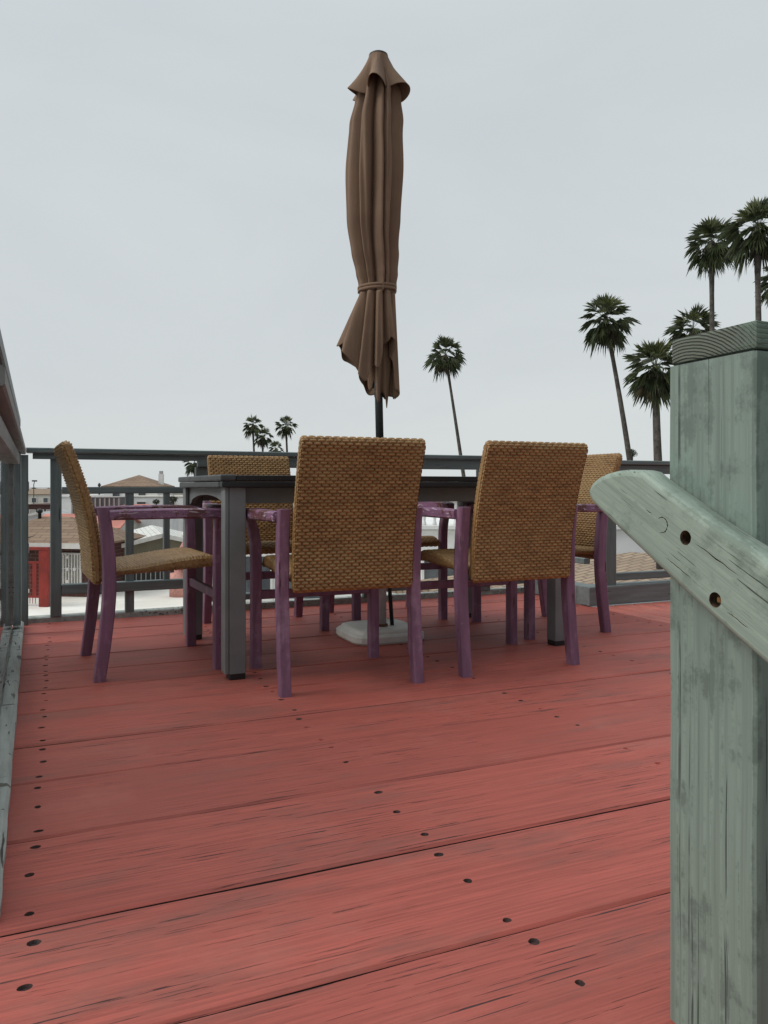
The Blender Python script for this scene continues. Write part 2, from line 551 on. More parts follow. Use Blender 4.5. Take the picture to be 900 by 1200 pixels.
# fascia and a solid slab, added to keep light out of the board gaps
mb = MB()
mb.box(-0.45, 4.68, 0.46, 4.40, -0.28, -0.046)
mb.box(-0.2, 4.7, 4.405, 4.445, -0.30, -0.045)
mb.box(-0.1, 2.93, 0.425, 0.455, -0.26, -0.045)
tag(mb.build('deck_fascia_fill', M['kerb']), 'timber fascia and added light-blocking slab under the deck', 'deck', kind='structure')

# flight of steps the photographer stands over
mb = MB()
for i in range(5):
    mb.box(-0.1, 0.74, 0.13 - 0.28 * i, 0.41 - 0.28 * i, -0.22 - 0.18 * i, -0.18 - 0.18 * i, 0.004)
tag(mb.build('stair_flight', M['deck']), 'red painted plank steps going down', 'stairs', kind='structure')

# ------------------------------------------------------------------ far railing
rl = empty('deck_railing', 'long dark green timber railing along the far edge of the red deck', 'railing', (0, EDGE_V, 0))
MB().sweep([(-0.16, 0.01, 0.909, 0.13, 0.026), (2.98, 0.01, 0.909, 0.13, 0.026)], 'x', 0.004).build('top_rail', M['rail'], rl)
MB().sweep([(-0.13, -0.01, 0.879, 0.042, 0.03), (0.72, -0.01, 0.879, 0.042, 0.03)], 'x').build('face_rail', M['rail'], rl)
MB().sweep([(0.72, -0.012, 0.862, 0.042, 0.064), (2.98, -0.012, 0.862, 0.042, 0.064)], 'x').build('face_rail', M['rail'], rl)
MB().sweep([(0.012, 0.012, 0.699, 0.045, 0.036), (0.71, 0.012, 0.699, 0.045, 0.036)], 'x').build('middle_rail', M['rail'], rl)
MB().sweep([(0.012, -0.002, 0.172, 0.045, 0.054), (0.71, -0.002, 0.172, 0.045, 0.054)], 'x').build('lower_rail', M['rail'], rl)
MB().sweep([(0.80, 0.0, 0.08, 0.045, 0.036), (2.95, 0.0, 0.08, 0.045, 0.036)], 'x').build('lower_rail', M['rail'], rl)
MB().sweep([(-0.17, 0.035, 0.005, 0.075, 0.05), (1.2, 0.035, 0.008, 0.075, 0.052), (2.98, 0.035, 0.005, 0.075, 0.05)], 'x', 0.006).build('sill', M['sill'], rl)
for x in (-0.018, 0.755, 1.78, 2.60):
    MB().sweep([(x, 0.015, 0.03, 0.056 if x < 0.1 else 0.085, 0.05), (x, 0.015, 0.864 if x < 0.7 else 0.83, 0.056 if x < 0.1 else 0.085, 0.05)]).build('post', M['railv'], rl)
MB().sweep([(0.355, 0.015, 0.199, 0.044, 0.04), (0.355, 0.015, 0.681, 0.044, 0.04)]).build('baluster', M['railv'], rl)
MB().sweep([(0.355, 0.015, 0.03, 0.048, 0.04), (0.355, 0.015, 0.145, 0.048, 0.04)]).build('baluster', M['railv'], rl)
MB().sweep([(0.553, 0.015, 0.199, 0.034, 0.04), (0.553, 0.015, 0.681, 0.034, 0.04)]).build('baluster', M['railv'], rl)

# railing of the right-hand jog, standing on a kerb
jr = empty('kerb_railing', 'short grey green railing on a raised kerb behind the newel post', 'railing', (2.91, 3.72, 0))
MB().box(0, 1.9, 0, 0.12, 0.004, 0.118, 0.006).build('kerb_beam', M['kerb'], jr)
MB().box(0, 0.11, 0.122, 0.68, 0.004, 0.116, 0.006).build('kerb_beam', M['kerb'], jr)
MB().sweep([(0.0, 0.06, 0.866, 0.14, 0.026), (1.9, 0.06, 0.866, 0.14, 0.026)], 'x').build('top_rail', M['rail'], jr)
MB().sweep([(0.0, 0.04, 0.825, 0.04, 0.054), (1.9, 0.04, 0.825, 0.04, 0.054)], 'x').build('face_rail', M['rail'], jr)
MB().sweep([(0.06, 0.14, 0.864, 0.12, 0.026), (0.06, 0.66, 0.864, 0.12, 0.026)], 'y').build('top_rail', M['rail'], jr)
MB().sweep([(0.22, 0.05, 0.166, 0.045, 0.045), (1.9, 0.05, 0.166, 0.045, 0.045)], 'x').build('lower_rail', M['rail'], jr)
MB().sweep([(0.06, 0.10, 0.262, 0.045, 0.035), (0.06, 0.66, 0.262, 0.045, 0.035)], 'y').build('lower_rail', M['rail'], jr)
MB().sweep([(0.175, 0.06, 0.118, 0.085, 0.085), (0.175, 0.06, 0.796, 0.085, 0.085)]).build('post', M['railv'], jr)
MB().sweep([(1.5, 0.06, 0.118, 0.085, 0.085), (1.5, 0.06, 0.796, 0.085, 0.085)]).build('post', M['railv'], jr)

# ------------------------------------------------------------------ glazed windbreak on the left
wb = empty('glass_windbreak', 'glass windbreak in a green timber frame along the left edge', 'windbreak', (-0.158, EDGE_V, 0), R(1.4))
NEAR = -3.03
MB().sweep([(-0.062, -0.05, 0.903, 0.115, 0.034), (-0.062, NEAR, 0.903, 0.115, 0.034)], 'y').build('top_rail', M['beam'], wb)
MB().sweep([(-0.07, -0.62, 1.006, 0.10, 0.038), (-0.07, NEAR, 1.006, 0.10, 0.038)], 'y').build('cap_strip', M['railv'], wb)
MB().sweep([(-0.065, -0.60, 0.953, 0.05, 0.064), (-0.065, NEAR, 0.953, 0.05, 0.064)], 'y').build('fascia_board', M['beam'], wb)
MB().sweep([(-0.05, -0.55, 0.846, 0.05, 0.05), (-0.05, NEAR, 0.846, 0.05, 0.05)], 'y').build('header', M['beam'], wb)
MB().sweep([(-0.011, -0.04, 0.0, 0.036, 0.05), (-0.011, -0.04, 0.883, 0.036, 0.05)]).build('post', M['railv'], wb)
MB().sweep([(-0.041, -0.32, 0.052, 0.034, 0.09), (-0.041, -0.32, 0.883, 0.034, 0.09)]).build('post', M['railv'], wb)
for y in (-3.0,):
    MB().sweep([(-0.0615, y, 0.10, 0.028, 0.06), (-0.0615, y, 0.82, 0.028, 0.06)]).build('stile', M['beam'], wb)
MB().sweep([(-0.0615, -0.60, 0.10, 0.028, 0.06), (-0.0615, -0.60, 0.82, 0.028, 0.06)]).build('stile', M['beam'], wb)
MB().sweep([(-0.098, -0.1, 0.06, 0.07, 0.06), (-0.095, -1.6, 0.062, 0.07, 0.06), (-0.098, NEAR, 0.06, 0.07, 0.06)], 'y', 0.006).build('bottom_rail', M['sill'], wb)
# lower sill, broken into weathered lengths
sl = MB()
pts = [-0.12, -0.42, -0.43, -0.80, -0.805, -1.75, -1.76, -2.42, -2.425, NEAR]
for a, c in zip(pts[::2], pts[1::2]):
    q = []
    nseg = 10
    for i in range(nseg + 1):
        y = a + (c - a) * i / nseg
        q.append((-0.037 + 0.003 * n1(y * 7, a), y, 0.019 + 0.002 * n1(y * 5, a + 4), 0.050 + 0.006 * n1(y * 11, c), 0.032 + 0.005 * n1(y * 9, c)))
    sl.sweep(q, 'y', 0.008)
sl.build('sill', M['sill'], wb)
MB().box(-0.064, -0.058, -2.968, -0.632, 0.09, 0.822).build('glass_pane', M['glass'], wb)
for (y, z) in ((-0.045, 0.72), (-0.045, 0.40)):
    MB().box(0.0073, 0.011, y - 0.012, y + 0.012, z - 0.025, z + 0.025, 0.002).build('bracket', M['fascia'], wb)


# ------------------------------------------------------------------ wicker weave
def resample(pts, n, closed=True):
    P = [Vector(p) for p in pts]
    if closed:
        P = P + [P[0]]
    L = [0.0]
    for a, b_ in zip(P, P[1:]):
        L.append(L[-1] + (b_ - a).length)
    T = L[-1]
    out = []
    j = 0
    cnt = n if closed else n + 1
    for i in range(cnt):
        t = T * i / n
        while j < len(L) - 2 and L[j + 1] < t:
            j += 1
        f = (t - L[j]) / max(1e-9, L[j + 1] - L[j])
        out.append(P[j].lerp(P[j + 1], f))
    return out, T


def weave(profile, half_w, taper=None, pitch=0.0114, cell=0.0285, amp=0.0031, spr=4, spc=10):
    """closed (y, z) profile swept across x and woven: rows of strands run along x, over and under"""
    mb = MB()
    bm = mb.bm
    _, T = resample([(0, y, z) for y, z in profile], 10)
    rows = int(round(T / pitch))
    rows += rows % 2
    N = rows * spr
    pts, T = resample([(0, y, z) for y, z in profile], N)
    area = sum(pts[i].y * pts[(i + 1) % N].z - pts[(i + 1) % N].y * pts[i].z for i in range(N))
    sg = 1.0 if area > 0 else -1.0
    nrm = []
    for i in range(N):
        d = pts[(i + 2) % N] - pts[(i - 2) % N]
        nrm.append(Vector((0, d.z, -d.y)).normalized() * sg)
    cen = sum(pts, Vector()) / N
    C = int(round(2 * half_w / cell * spc))
    grid = []
    for ix in range(C + 1):
        x = -half_w + 2 * half_w * ix / C
        e = (half_w - abs(x)) / 0.012
        edge = sqrt(max(0.0, 1 - (1 - min(1, e)) ** 2))
        col = []
        for i in range(N):
            r = i // spr
            fy = (i % spr) / spr
            prof = sqrt(max(0, 1 - (2 * fy - 1) ** 2))
            q = x / cell + 0.5 * (r % 2) + 0.10 * n1(r * 0.7, 3.1)
            dd = abs(q - floor(q) - 0.5)
            o = min(1, max(0, (dd - 0.02) / 0.10))
            o = o * o * (3 - 2 * o)
            o = max(o, min(0.8, max(0.0, (abs(nrm[i].z) - 0.35) * 1.5)))
            bow = 1 - 0.22 * (1 - dd * 2) ** 2
            h = amp * (-1.0 + 1.9 * prof * o * bow) + 0.0005 * n1(x * 40, r * 1.3, 7)
            h -= amp * 1.9 * (1 - o) * prof
            h *= 0.12 + 0.88 * edge
            p = pts[i] + nrm[i] * (h - 0.012 * (1 - edge))
            xs = x * (taper(pts[i].z) if taper else 1.0)
            col.append(bm.verts.new((xs, p.y, p.z)))
        grid.append(col)
    for a, c in zip(grid, grid[1:]):
        for i in range(N):
            f = bm.faces.new((a[i], a[(i + 1) % N], c[(i + 1) % N], c[i]))
            f.smooth = True
    bm.faces.new(grid[0])
    bm.faces.new(grid[-1][::-1])
    return mb


def rounded(front, back, k=5):
    """closed profile from two open polylines (front going up, back going down), ends joined by rounded turns"""
    def turn(a, b_, out):
        a, b_, out = Vector(a), Vector(b_), Vector(out)
        m = (a + b_) / 2
        r = (a - b_) / 2
        o = out.normalized() * r.length
        return [tuple(m + r * cos(pi * t / k) + o * sin(pi * t / k)) for t in range(1, k)]
    f = [tuple(p) for p in front]
    bk = [tuple(p) for p in back]
    up = (Vector(f[-1]) - Vector(f[-2]))
    dn = (Vector(bk[-1]) - Vector(bk[-2]))
    return f + turn(f[-1], bk[0], up) + bk + turn(bk[-1], f[0], dn)


def smooth_line(ctrl, n=14):
    out = []
    P = [ctrl[0]] + list(ctrl) + [ctrl[-1]]
    for i in range(1, len(P) - 2):
        for k in range(n):
            t = k / n
            q = []
            for d in range(len(ctrl[0])):
                a, b_, c_, e = P[i - 1][d], P[i][d], P[i + 1][d], P[i + 2][d]
                q.append(0.5 * (2 * b_ + (c_ - a) * t + (2 * a - 5 * b_ + 4 * c_ - e) * t * t + (3 * b_ - a - 3 * c_ + e) * t ** 3))
            out.append(tuple(q))
    out.append(tuple(ctrl[-1]))
    return out


# ------------------------------------------------------------------ armchair (rear feet at y = 0, sitter looks along +y)
def make_chair():
    t = empty('wicker_armchair', '-', 'chair', group='wicker armchairs around the table')
    cl = smooth_line([(0.004, 0.372), (0.0, 0.46), (-0.012, 0.56), (-0.037, 0.67), (-0.069, 0.775), (-0.103, 0.868)], 8)
    th = 0.019
    fr, bk = [], []
    for i, (y, z) in enumerate(cl):
        a = Vector(cl[max(i - 1, 0)])
        c = Vector(cl[min(i + 1, len(cl) - 1)])
        d = (c - a).normalized()
        n = Vector((d.y, -d.x))
        fr.append((y + n.x * th, z + n.y * th))
        bk.append((y - n.x * th, z - n.y * th))
    bw = weave(rounded(fr, bk[::-1]), 0.226, lambda z: 1.0 + 0.03 * (z - 0.6))
    ob = bw.build('backrest', M['wicker'], t, recalc=False)
    # coarse wrapped strands closing both side edges
    for s in (-1, 1):
        e = MB()
        pts, T = resample([(0, y, z) for y, z in cl], 29, False)
        for i in range(len(pts) - 1):
            a, c = pts[i], pts[i + 1]
            m_ = (a + c) / 2
            d = (c - a).normalized()
            n = Vector((0, d.z, -d.y))
            hw = 0.45 * (c - a).length
            ring = []
            for q in range(7):
                ang = pi * q / 6
                ring.append([])
                for w in range(5):
                    wf = (w / 4 - 0.5) * 2
                    bul = 0.0022 * (1 - wf * wf * 0.55) * sin(ang)
                    p = m_ + d * hw * cos(ang) + n * (wf * 0.0175)
                    ring[-1].append(e.bm.verts.new((s * ((0.2235) * (1 + 0.03 * (m_.z - 0.6)) + bul), p.y, p.z)))
            for q in range(6):
                for w in range(4):
                    f = e.bm.faces.new((ring[q][w], ring[q][w + 1], ring[q + 1][w + 1], ring[q + 1][w]))
                    f.smooth = True
        e.build('edge_binding', M['wicker'], ob)
    # seat
    top = smooth_line([(0.022, 0.412), (0.15, 0.418), (0.28, 0.436), (0.39, 0.447), (0.445, 0.440), (0.476, 0.420)], 6)
    low = smooth_line([(0.474, 0.398), (0.42, 0.402), (0.28, 0.394), (0.022, 0.384)], 6)
    st = weave(top[::1] + low, 0.222, None, 0.0118, 0.026, 0.0032, 4, 7)
    st.build('seat', M['wicker'], t, recalc=False)
    # frame
    for s in (-1, 1):
        pr = smooth_line([(0.006, 0.0), (0.027, 0.16), (0.041, 0.32), (0.039, 0.46), (0.028, 0.58), (0.018, 0.642)], 6)
        MB().sweep([(s * 0.2505, y, z, 0.040, 0.042 + 0.006 * sin(pi * z / 0.64)) for y, z in pr], 'z', 0.004).build('leg', M['purple'], t)
        pf = smooth_line([(0.250, 0.452, 0.0), (0.250, 0.452, 0.25), (0.250, 0.452, 0.44), (0.257, 0.452, 0.53), (0.276, 0.45, 0.596)], 6)
        MB().sweep([(s * x, y, z, 0.040, 0.042) for x, y, z in pf], 'z', 0.004).build('leg', M['purple'], t)
        pa = smooth_line([(0.263, 0.040, 0.613, 0.040, 0.037), (0.272, 0.11, 0.615, 0.048, 0.038), (0.284, 0.24, 0.617, 0.058, 0.039),
                          (0.289, 0.36, 0.617, 0.064, 0.039), (0.284, 0.45, 0.614, 0.062, 0.038), (0.276, 0.490, 0.611, 0.048, 0.034),
                          (0.270, 0.503, 0.609, 0.028, 0.026)], 6)
        MB().sweep([(s * x, y, z, a, b_) for x, y, z, a, b_ in pa], 'y', 0.006).build('arm', M['purple_arm'], t)
    MB().sweep([(-0.231, 0.452, 0.290, 0.022, 0.036), (0.231, 0.452, 0.290, 0.022, 0.036)], 'x', 0.003).build('stretcher', M['purple'], t)
    return t


chair = make_chair()
chair.location = (0.958, 2.53, 0)
chair.rotation_euler = (0, 0, R(-0.8))
chair['label'] = 'wicker armchair turned away from the viewer, right in front of the closed umbrella'
dup(chair, (1.662, 2.535, 0), R(1.0), 'wicker armchair turned away from the viewer, nearer the green newel post than its neighbour')
dup(chair, (0.110, 3.25, 0), R(-86.5), 'wicker armchair seen from the side, with chipped purple arms, beside the glass windbreak')
dup(chair, (2.492, 3.30, 0), R(90), 'wicker armchair at the far table end, half hidden behind the rounded handrail')
dup(chair, (0.965, 4.085, 0), R(180.5), 'wicker armchair across the table facing the viewer, its upper back rising over the tabletop')
dup(chair, (1.675, 4.155, 0), R(179), 'wicker armchair across the table, only seat and arm seen between two near chairs')

# ------------------------------------------------------------------ table
TX0, TX1, TY0, TY1 = 0.536, 2.145, 2.80, 3.72
tb = empty('dining_table', 'grey wooden dining table with a worn black top on the red deck', 'table', ((TX0 + TX1) / 2 - 0.008, (TY0 + TY1) / 2 + 0.022, 0), R(1.4))
hx, hy = (TX1 - TX0) / 2, (TY1 - TY0) / 2
top = MB()
for i in range(6):
    a = -hy + 2 * hy * i / 6
    top.box(-hx + 0.06, hx - 0.06, a + 0.0015, a + 2 * hy / 6 - 0.0015, 0.741, 0.762, 0.003)
top.build('tabletop', M['tblack'], tb)
for s in (-1, 1):
    a, c = sorted((s * hx, s * (hx - 0.058)))
    MB().box(a, c, -hy - 0.002, hy + 0.002, 0.740, 0.764, 0.006).build('breadboard_end', M['tframe'], tb)
    a, c = sorted((s * hy, s * (hy - 0.05)))
    MB().box(-hx + 0.006, hx - 0.006, a, c, 0.716, 0.739, 0.004).build('edge_batten', M['tblack'], tb)
    a, c = sorted((s * (hx - 0.004), s * (hx - 0.05)))
    MB().box(a, c, -hy + 0.052, hy - 0.052, 0.716, 0.738, 0.004).build('edge_batten', M['tframe'], tb)
for sx in (-1, 1):
    for sy in (-1, 1):
        x, y = sx * (hx - 0.068), sy * (hy - 0.05)
        l = MB().sweep([(x, y, 0.024, 0.062, 0.066), (x, y, 0.715, 0.062, 0.066)], 'z', 0.003)
        l.sweep([(x + sx * 0.0405, y, 0.026, 0.015, 0.064), (x + sx * 0.0405, y, 0.715, 0.015, 0.064)], 'z', 0.002)
        lo_ = l.build('leg', M['tgrey'], tb)
        MB().sweep([(x, y, 0.0, 0.059, 0.063), (x, y, 0.0238, 0.060, 0.064)], 'z', 0.004).build('foot', M['tblack'], lo_)
for sy in (-1, 1):
    MB().box(-hx + 0.10, hx - 0.10, sy * (hy - 0.075) - 0.011, sy * (hy - 0.075) + 0.011, 0.655, 0.716, 0.002).build('apron', M['tgrey'], tb)
for sx in (-1, 1):       # end aprons with an arched cut-out
    a = MB()
    yy = hy - 0.084
    prof = [(-yy, 0.716), (-yy, 0.640)]
    for i in range(25):
        f = i / 24
        y = -yy + 0.03 + (2 * yy - 0.06) * f
        prof.append((y, 0.640 + 0.045 * sin(pi * f) ** 0.45))
    prof += [(yy, 0.640), (yy, 0.716)]
    x = sx * (hx - 0.05)
    va = [a.bm.verts.new((x - 0.011, y, z)) for y, z in prof]
    vb = [a.bm.verts.new((x + 0.011, y, z)) for y, z in prof]
    tops_a, tops_b = [], []
    k = len(prof)
    ta = [a.bm.verts.new((x - 0.011, y, 0.716)) for y, z in prof[1:-1]]
    tb_ = [a.bm.verts.new((x + 0.011, y, 0.716)) for y, z in prof[1:-1]]
    for i in range(len(ta) - 1):
        a.bm.faces.new((ta[i], ta[i + 1], va[i + 2], va[i + 1]))
        a.bm.faces.new((tb_[i], vb[i + 1], vb[i + 2], tb_[i + 1]))
        a.bm.faces.new((va[i + 1], va[i + 2], vb[i + 2], vb[i + 1]))
        a.bm.faces.new((ta[i], tb_[i], tb_[i + 1], ta[i + 1]))
    a.build('arched_apron', M['tgrey'], tb)

# ------------------------------------------------------------------ umbrella
UX, UY = 1.372, 3.30
um = empty('patio_umbrella', 'closed brown patio umbrella standing through the middle of the table', 'umbrella', (UX, UY, -0.031), -YAW)
um.scale = (1, 1, 1.0264)
MB().tube([((0.012, 0.0, 0.70), 0.0185), ((0, 0, 1.2), 0.0185), ((0, 0, 2.68), 0.0185)], 16).build('pole', M['black'], um)
MB().lathe([(0.043, 2.688), (0.0455, 2.692), (0.044, 2.697), (0.034, 2.703), (0.012, 2.706)], 24).build('finial', M['black'], um)
ribs = [0.30, 1.02, 1.68, 2.45, 3.30, 4.02, 4.62, 5.18, 5.72]     # angle of every fold


def lobe(th, wob):
    """position inside its fold: (index, 0..1)"""
    rr = [(r + wob * n1(i * 3.7, wob * 9)) for i, r in enumerate(ribs)]
    th = th % (2 * pi)
    k = len(rr)
    for i in range(k):
        a, b_ = rr[i], rr[(i + 1) % k] + (2 * pi if i == k - 1 else 0)
        for t in (th, th + 2 * pi):
            if a <= t < b_:
                return i, (t - a) / (b_ - a)
    return 0, 0.0


def lerp_tab(tab, z):
    for (z0, v0), (z1, v1) in zip(tab, tab[1:]):
        if z0 >= z >= z1:
            f = (z0 - z) / (z0 - z1)
            f = f * f * (3 - 2 * f)
            return v0 + (v1 - v0) * f
    return tab[-1][1] if z < tab[-1][0] else tab[0][1]


TIE = 1.632
RT = [(2.62, 0.060), (2.50, 0.098), (2.38, 0.117), (2.15, 0.129), (1.95, 0.124), (1.80, 0.112), (1.70, 0.098), (TIE + 0.02, 0.089), (TIE - 0.02, 0.087)]
XO = [(2.62, 0.0), (2.3, -0.020), (1.9, -0.024), (TIE, -0.006)]
cm = MB()
NA, NZ = 300, 110
rings = []
for iz in range(NZ + 1):
    z = 2.62 + (TIE - 0.02 - 2.62) * iz / NZ
    Rz = lerp_tab(RT, z)
    ring = []
    for ia in range(NA):
        th = 2 * pi * ia / NA
        tw = 0.10 * n1(th * 0.7, z * 1.3) + 0.16 * (z - 2.1) * n1(th * 1.1, 5)
        i, t = lobe(th + tw, 0.18 * sin(z * 2.1 + 0.4))
        kx = (0.45, 1.9, 0.6, 2.3, 0.5, 0.9, 2.1, 0.45, 1.5)[i]
        tt = t ** kx
        p = sin(pi * tt) ** 0.5
        minor = 0.085 * sin(2 * pi * (t * 2.0 + n1(i * 7.7, z * 0.8) * 0.8)) * (0.4 + 0.6 * n1(i * 5.1, z * 1.9))
        depth = 0.54 + 0.14 * n1(i * 4.1, z * 1.5)
        r = Rz * (1 - depth + depth * p + minor * p) * (1 + 0.16 * n1(i * 1.7, z * 0.9, 3))
        ring.append(cm.bm.verts.new((lerp_tab(XO, z) + r * cos(th), r * sin(th) * 0.92, z)))
    rings.append(ring)
# below the tie: each fold flares and hangs to its own hem
HEM = [(0, 1.115), (22, 1.15), (50, 1.17), (90, 1.16), (125, 1.20), (150, 1.30), (172, 1.395), (188, 1.405), (206, 1.345), (228, 1.225), (248, 1.20), (262, 1.275),
       (280, 1.27), (292, 1.36), (312, 1.385), (326, 1.33), (340, 1.19), (360, 1.115)]


def hem_at(deg):
    for (a, u), (c, w_) in zip(HEM, HEM[1:]):
        if a <= deg <= c:
            f = (deg - a) / (c - a)
            f = f * f * (3 - 2 * f)
            return u + (w_ - u) * f
    return HEM[0][1]


flare_tab = []
for ia in range(NA):
    th = 2 * pi * ia / NA
    i, t = lobe(th, 0.05)
    left = 0.5 - 0.5 * cos(th)                 # 0 at the right-hand side, 1 at the left
    hem = hem_at(math.degrees(th)) + 0.018 * sin(2 * pi * t) * (1 if i % 2 else -1) + 0.012 * n1(th * 3.1, 8.8)
    fl = 0.016 + 0.098 * left ** 2.0 + 0.010 * n1(i * 3.3, 6.1)
    flare_tab.append((hem, fl, i, t))
NB = 46
for iz in range(1, NB + 1):
    s = iz / NB
    ring = []
    for ia in range(NA):
        th = 2 * pi * ia / NA
        hem, fl, i, t = flare_tab[ia]
        z = TIE - 0.02 + (hem - TIE + 0.02) * s
        p = sin(pi * t ** (0.8 + 0.5 * n1(i * 2.2, 4.0))) ** 0.6
        r = 0.087 * 0.60 + 0.087 * 0.40 * p + fl * s * (0.72 + 0.28 * p) - (0.004 + 0.016 * s) * (1 - p)
        r += 0.010 * s * sin(2 * pi * (2 * t + 0.3 * i)) * p
        ring.append(cm.bm.verts.new((-0.006 + r * cos(th + 0.10 * s * sin(i * 2.0)), r * sin(th + 0.10 * s * sin(i * 2.0)), z)))
    rings.append(ring)
for a, c in zip(rings, rings[1:]):
    for i in range(NA):
        f = cm.bm.faces.new((a[i], a[(i + 1) % NA], c[(i + 1) % NA], c[i]))
        f.smooth = True
canopy = cm.build('canopy', M['cloth'], um)
sm = canopy.modifiers.new('thickness', 'SOLIDIFY')
sm.thickness = 0.002
# inner folds hanging round the pole
im = MB()
NI = 120
rings = []
for iz in range(31):
    s = iz / 30
    ring = []
    for ia in range(NI):
        th = 2 * pi * ia / NI
        hem = 1.17 - 0.05 * cos(th + 0.6) + 0.035 * sin(th * 5)
        r = (0.052 + 0.016 * cos(th * 5 + 2.0 * s) + 0.008 * cos(th * 8)) * (1 - 0.30 * s ** 2)
        ring.append(im.bm.verts.new((r * cos(th), r * sin(th), 1.60 + (hem - 1.60) * s)))
    rings.append(ring)
for a, c in zip(rings, rings[1:]):
    for i in range(NI):
        f = im.bm.faces.new((a[i], a[(i + 1) % NI], c[(i + 1) % NI], c[i]))
        f.smooth = True
o = im.build('inner_fold', M['cloth'], canopy)
sm = o.modifiers.new('thickness', 'SOLIDIFY')
sm.thickness = 0.002
# tie strap
sb = MB()
for (zz, rr_) in ((TIE + 0.006, 0.0900), (TIE - 0.008, 0.0893)):
    NT = 72
    rings = []
    for (dz, dr) in ((0.0070, -0.002), (0.0062, 0.0012), (-0.0062, 0.0012), (-0.0070, -0.002)):
        rings.append([sb.bm.verts.new((-0.006 + (rr_ + dr + 0.002 * sin(9 * 2 * pi * k / NT)) * cos(2 * pi * k / NT),
                                       0.93 * (rr_ + dr) * sin(2 * pi * k / NT), zz + dz + 0.004 * sin(2 * pi * k / NT + 1))) for k in range(NT)])
    for a, c in zip(rings, rings[1:]):
        for k in range(NT):
            sb.bm.faces.new((a[k], a[(k + 1) % NT], c[(k + 1) % NT], c[k])).smooth = True
sb.build('tie_strap', M['cloth'], um)
# vent flap at the top
vf = MB()
NV = 220
rings = []
for iz in range(41):
    s = iz / 40
    ring = []
    for ia in range(NV):
        th = 2 * pi * ia / NV
        wave = 0.5 + 0.5 * cos(5 * (th - 0.25 * sin(th)) + 0.9)
        wave2 = 0.5 + 0.5 * cos(5 * (th - 0.25 * sin(th)) + 1.5)
        R1 = 0.078 + 0.074 * wave ** 0.8
        r = 0.044 + (R1 - 0.044) * (0.25 * s + 0.75 * s ** 1.5)
        z = 2.692 - (0.155 + 0.035 * (1 - wave2)) * s - 0.012 * sin(2 * th + 0.7) * s
        r += 0.006 * sin(2 * pi * s) * n1(th * 3, 1.0)
        ring.append(vf.bm.verts.new((r * cos(th), r * sin(th), z)))
    rings.append(ring)
for a, c in zip(rings, rings[1:]):
    for i in range(NV):
        vf.bm.faces.new((a[i], a[(i + 1) % NV], c[(i + 1) % NV], c[i])).smooth = True
o = vf.build('vent_flap', M['cloth'], um)
sm = o.modifiers.new('thickness', 'SOLIDIFY')
sm.thickness = 0.002

ub = empty('umbrella_base', 'low white square umbrella base on the deck under the table', 'umbrella base', (1.405, 3.365, 0), R(1))
sb = MB()
prof = []
for (h_, z) in ((0.174, 0.001), (0.180, 0.010), (0.180, 0.034), (0.170, 0.042), (0.164, 0.044), (0.157, 0.055), (0.145, 0.060)):
    ring = []
    for q in range(48):
        a = 2 * pi * q / 48
        rr_ = h_ / (abs(cos(a)) ** 5 + abs(sin(a)) ** 5) ** 0.2
        ring.append(sb.bm.verts.new((rr_ * cos(a), rr_ * sin(a), z)))
    prof.append(ring)
for a, c in zip(prof, prof[1:]):
    for q in range(48):
        sb.bm.faces.new((a[q], a[(q + 1) % 48], c[(q + 1) % 48], c[q]))
sb.bm.faces.new(prof[0][::-1])
sb.bm.faces.new(prof[-1])
sb.build('slab', M['stone'], ub)
MB().lathe([(0.032, 0.061), (0.032, 0.068), (0.027, 0.072)], 20, -0.005, -0.03).build('collar', M['rust'], ub)
MB().lathe([(0.025, 0.07), (0.025, 0.40), (0.024, 0.41)], 20, -0.005, -0.03).build('tube', M['tube'], ub)
MB().tube([((0.052, -0.03, 0.061), 0.0095), ((0.03, -0.03, 0.36), 0.0095)], 10).build('prop_rod', M['black'], ub)

# ------------------------------------------------------------------ stair railing: newel post, cap, handrail
PX0, PX1, PY0, PY1 = 0.753, 0.889, 0.649, 0.789
sr = empty('stair_railing', 'pale green newel post with a sloping rounded handrail bolted to it', 'stair railing', (PX0, PY0, 0))
pw = PX1 - PX0
p = MB()
q = []
for i in range(41):
    z = -0.25 + (0.8815 + 0.25) * i / 40
    q.append((pw / 2 + 0.0012 * n1(z * 6, 1), 0.07 + 0.0012 * n1(z * 6, 5), z, pw + 0.0014 * n1(z * 9, 9), 0.140 + 0.0014 * n1(z * 9, 3)))
p.sweep(q, 'z', 0.0035)
post = p.build('newel_post', M['post'], sr)
m, nt, b = newmat('end_grain_cap')
tc, v, _ = coords(nt, False)
sep = nd(nt, 'ShaderNodeSeparateXYZ', {0: v})
f0 = noise(nt, v, 26.0, 4, 0.6)
vv = nd(nt, 'ShaderNodeCombineXYZ', {0: 0.0, 1: math_n(nt, 'MULTIPLY', math_n(nt, 'SUBTRACT', sep.outputs[1], 0.112), 1.0), 2: math_n(nt, 'SUBTRACT', sep.outputs[2], 0.797)}).outputs[0]
ln = nd(nt, 'ShaderNodeVectorMath', {0: vv}, operation='LENGTH').outputs['Value']
ringw = math_n(nt, 'SINE', math_n(nt, 'MULTIPLY', math_n(nt, 'ADD', ln, math_n(nt, 'MULTIPLY', f0, 0.004)), 1500.0))
rings_ = ramp(nt, ringw, -0.2, 0.9)
f1 = noise(nt, v, 16.0, 6, 0.7)
paint = ramp(nt, math_n(nt, 'ADD', math_n(nt, 'MULTIPLY', f1, 0.7), math_n(nt, 'MULTIPLY', math_n(nt, 'SUBTRACT', 0.12, sep.outputs[1]), 3.2)), 0.57, 0.72)
base = mixc(nt, rings_, (0.135, 0.155, 0.12), (0.030, 0.034, 0.026))
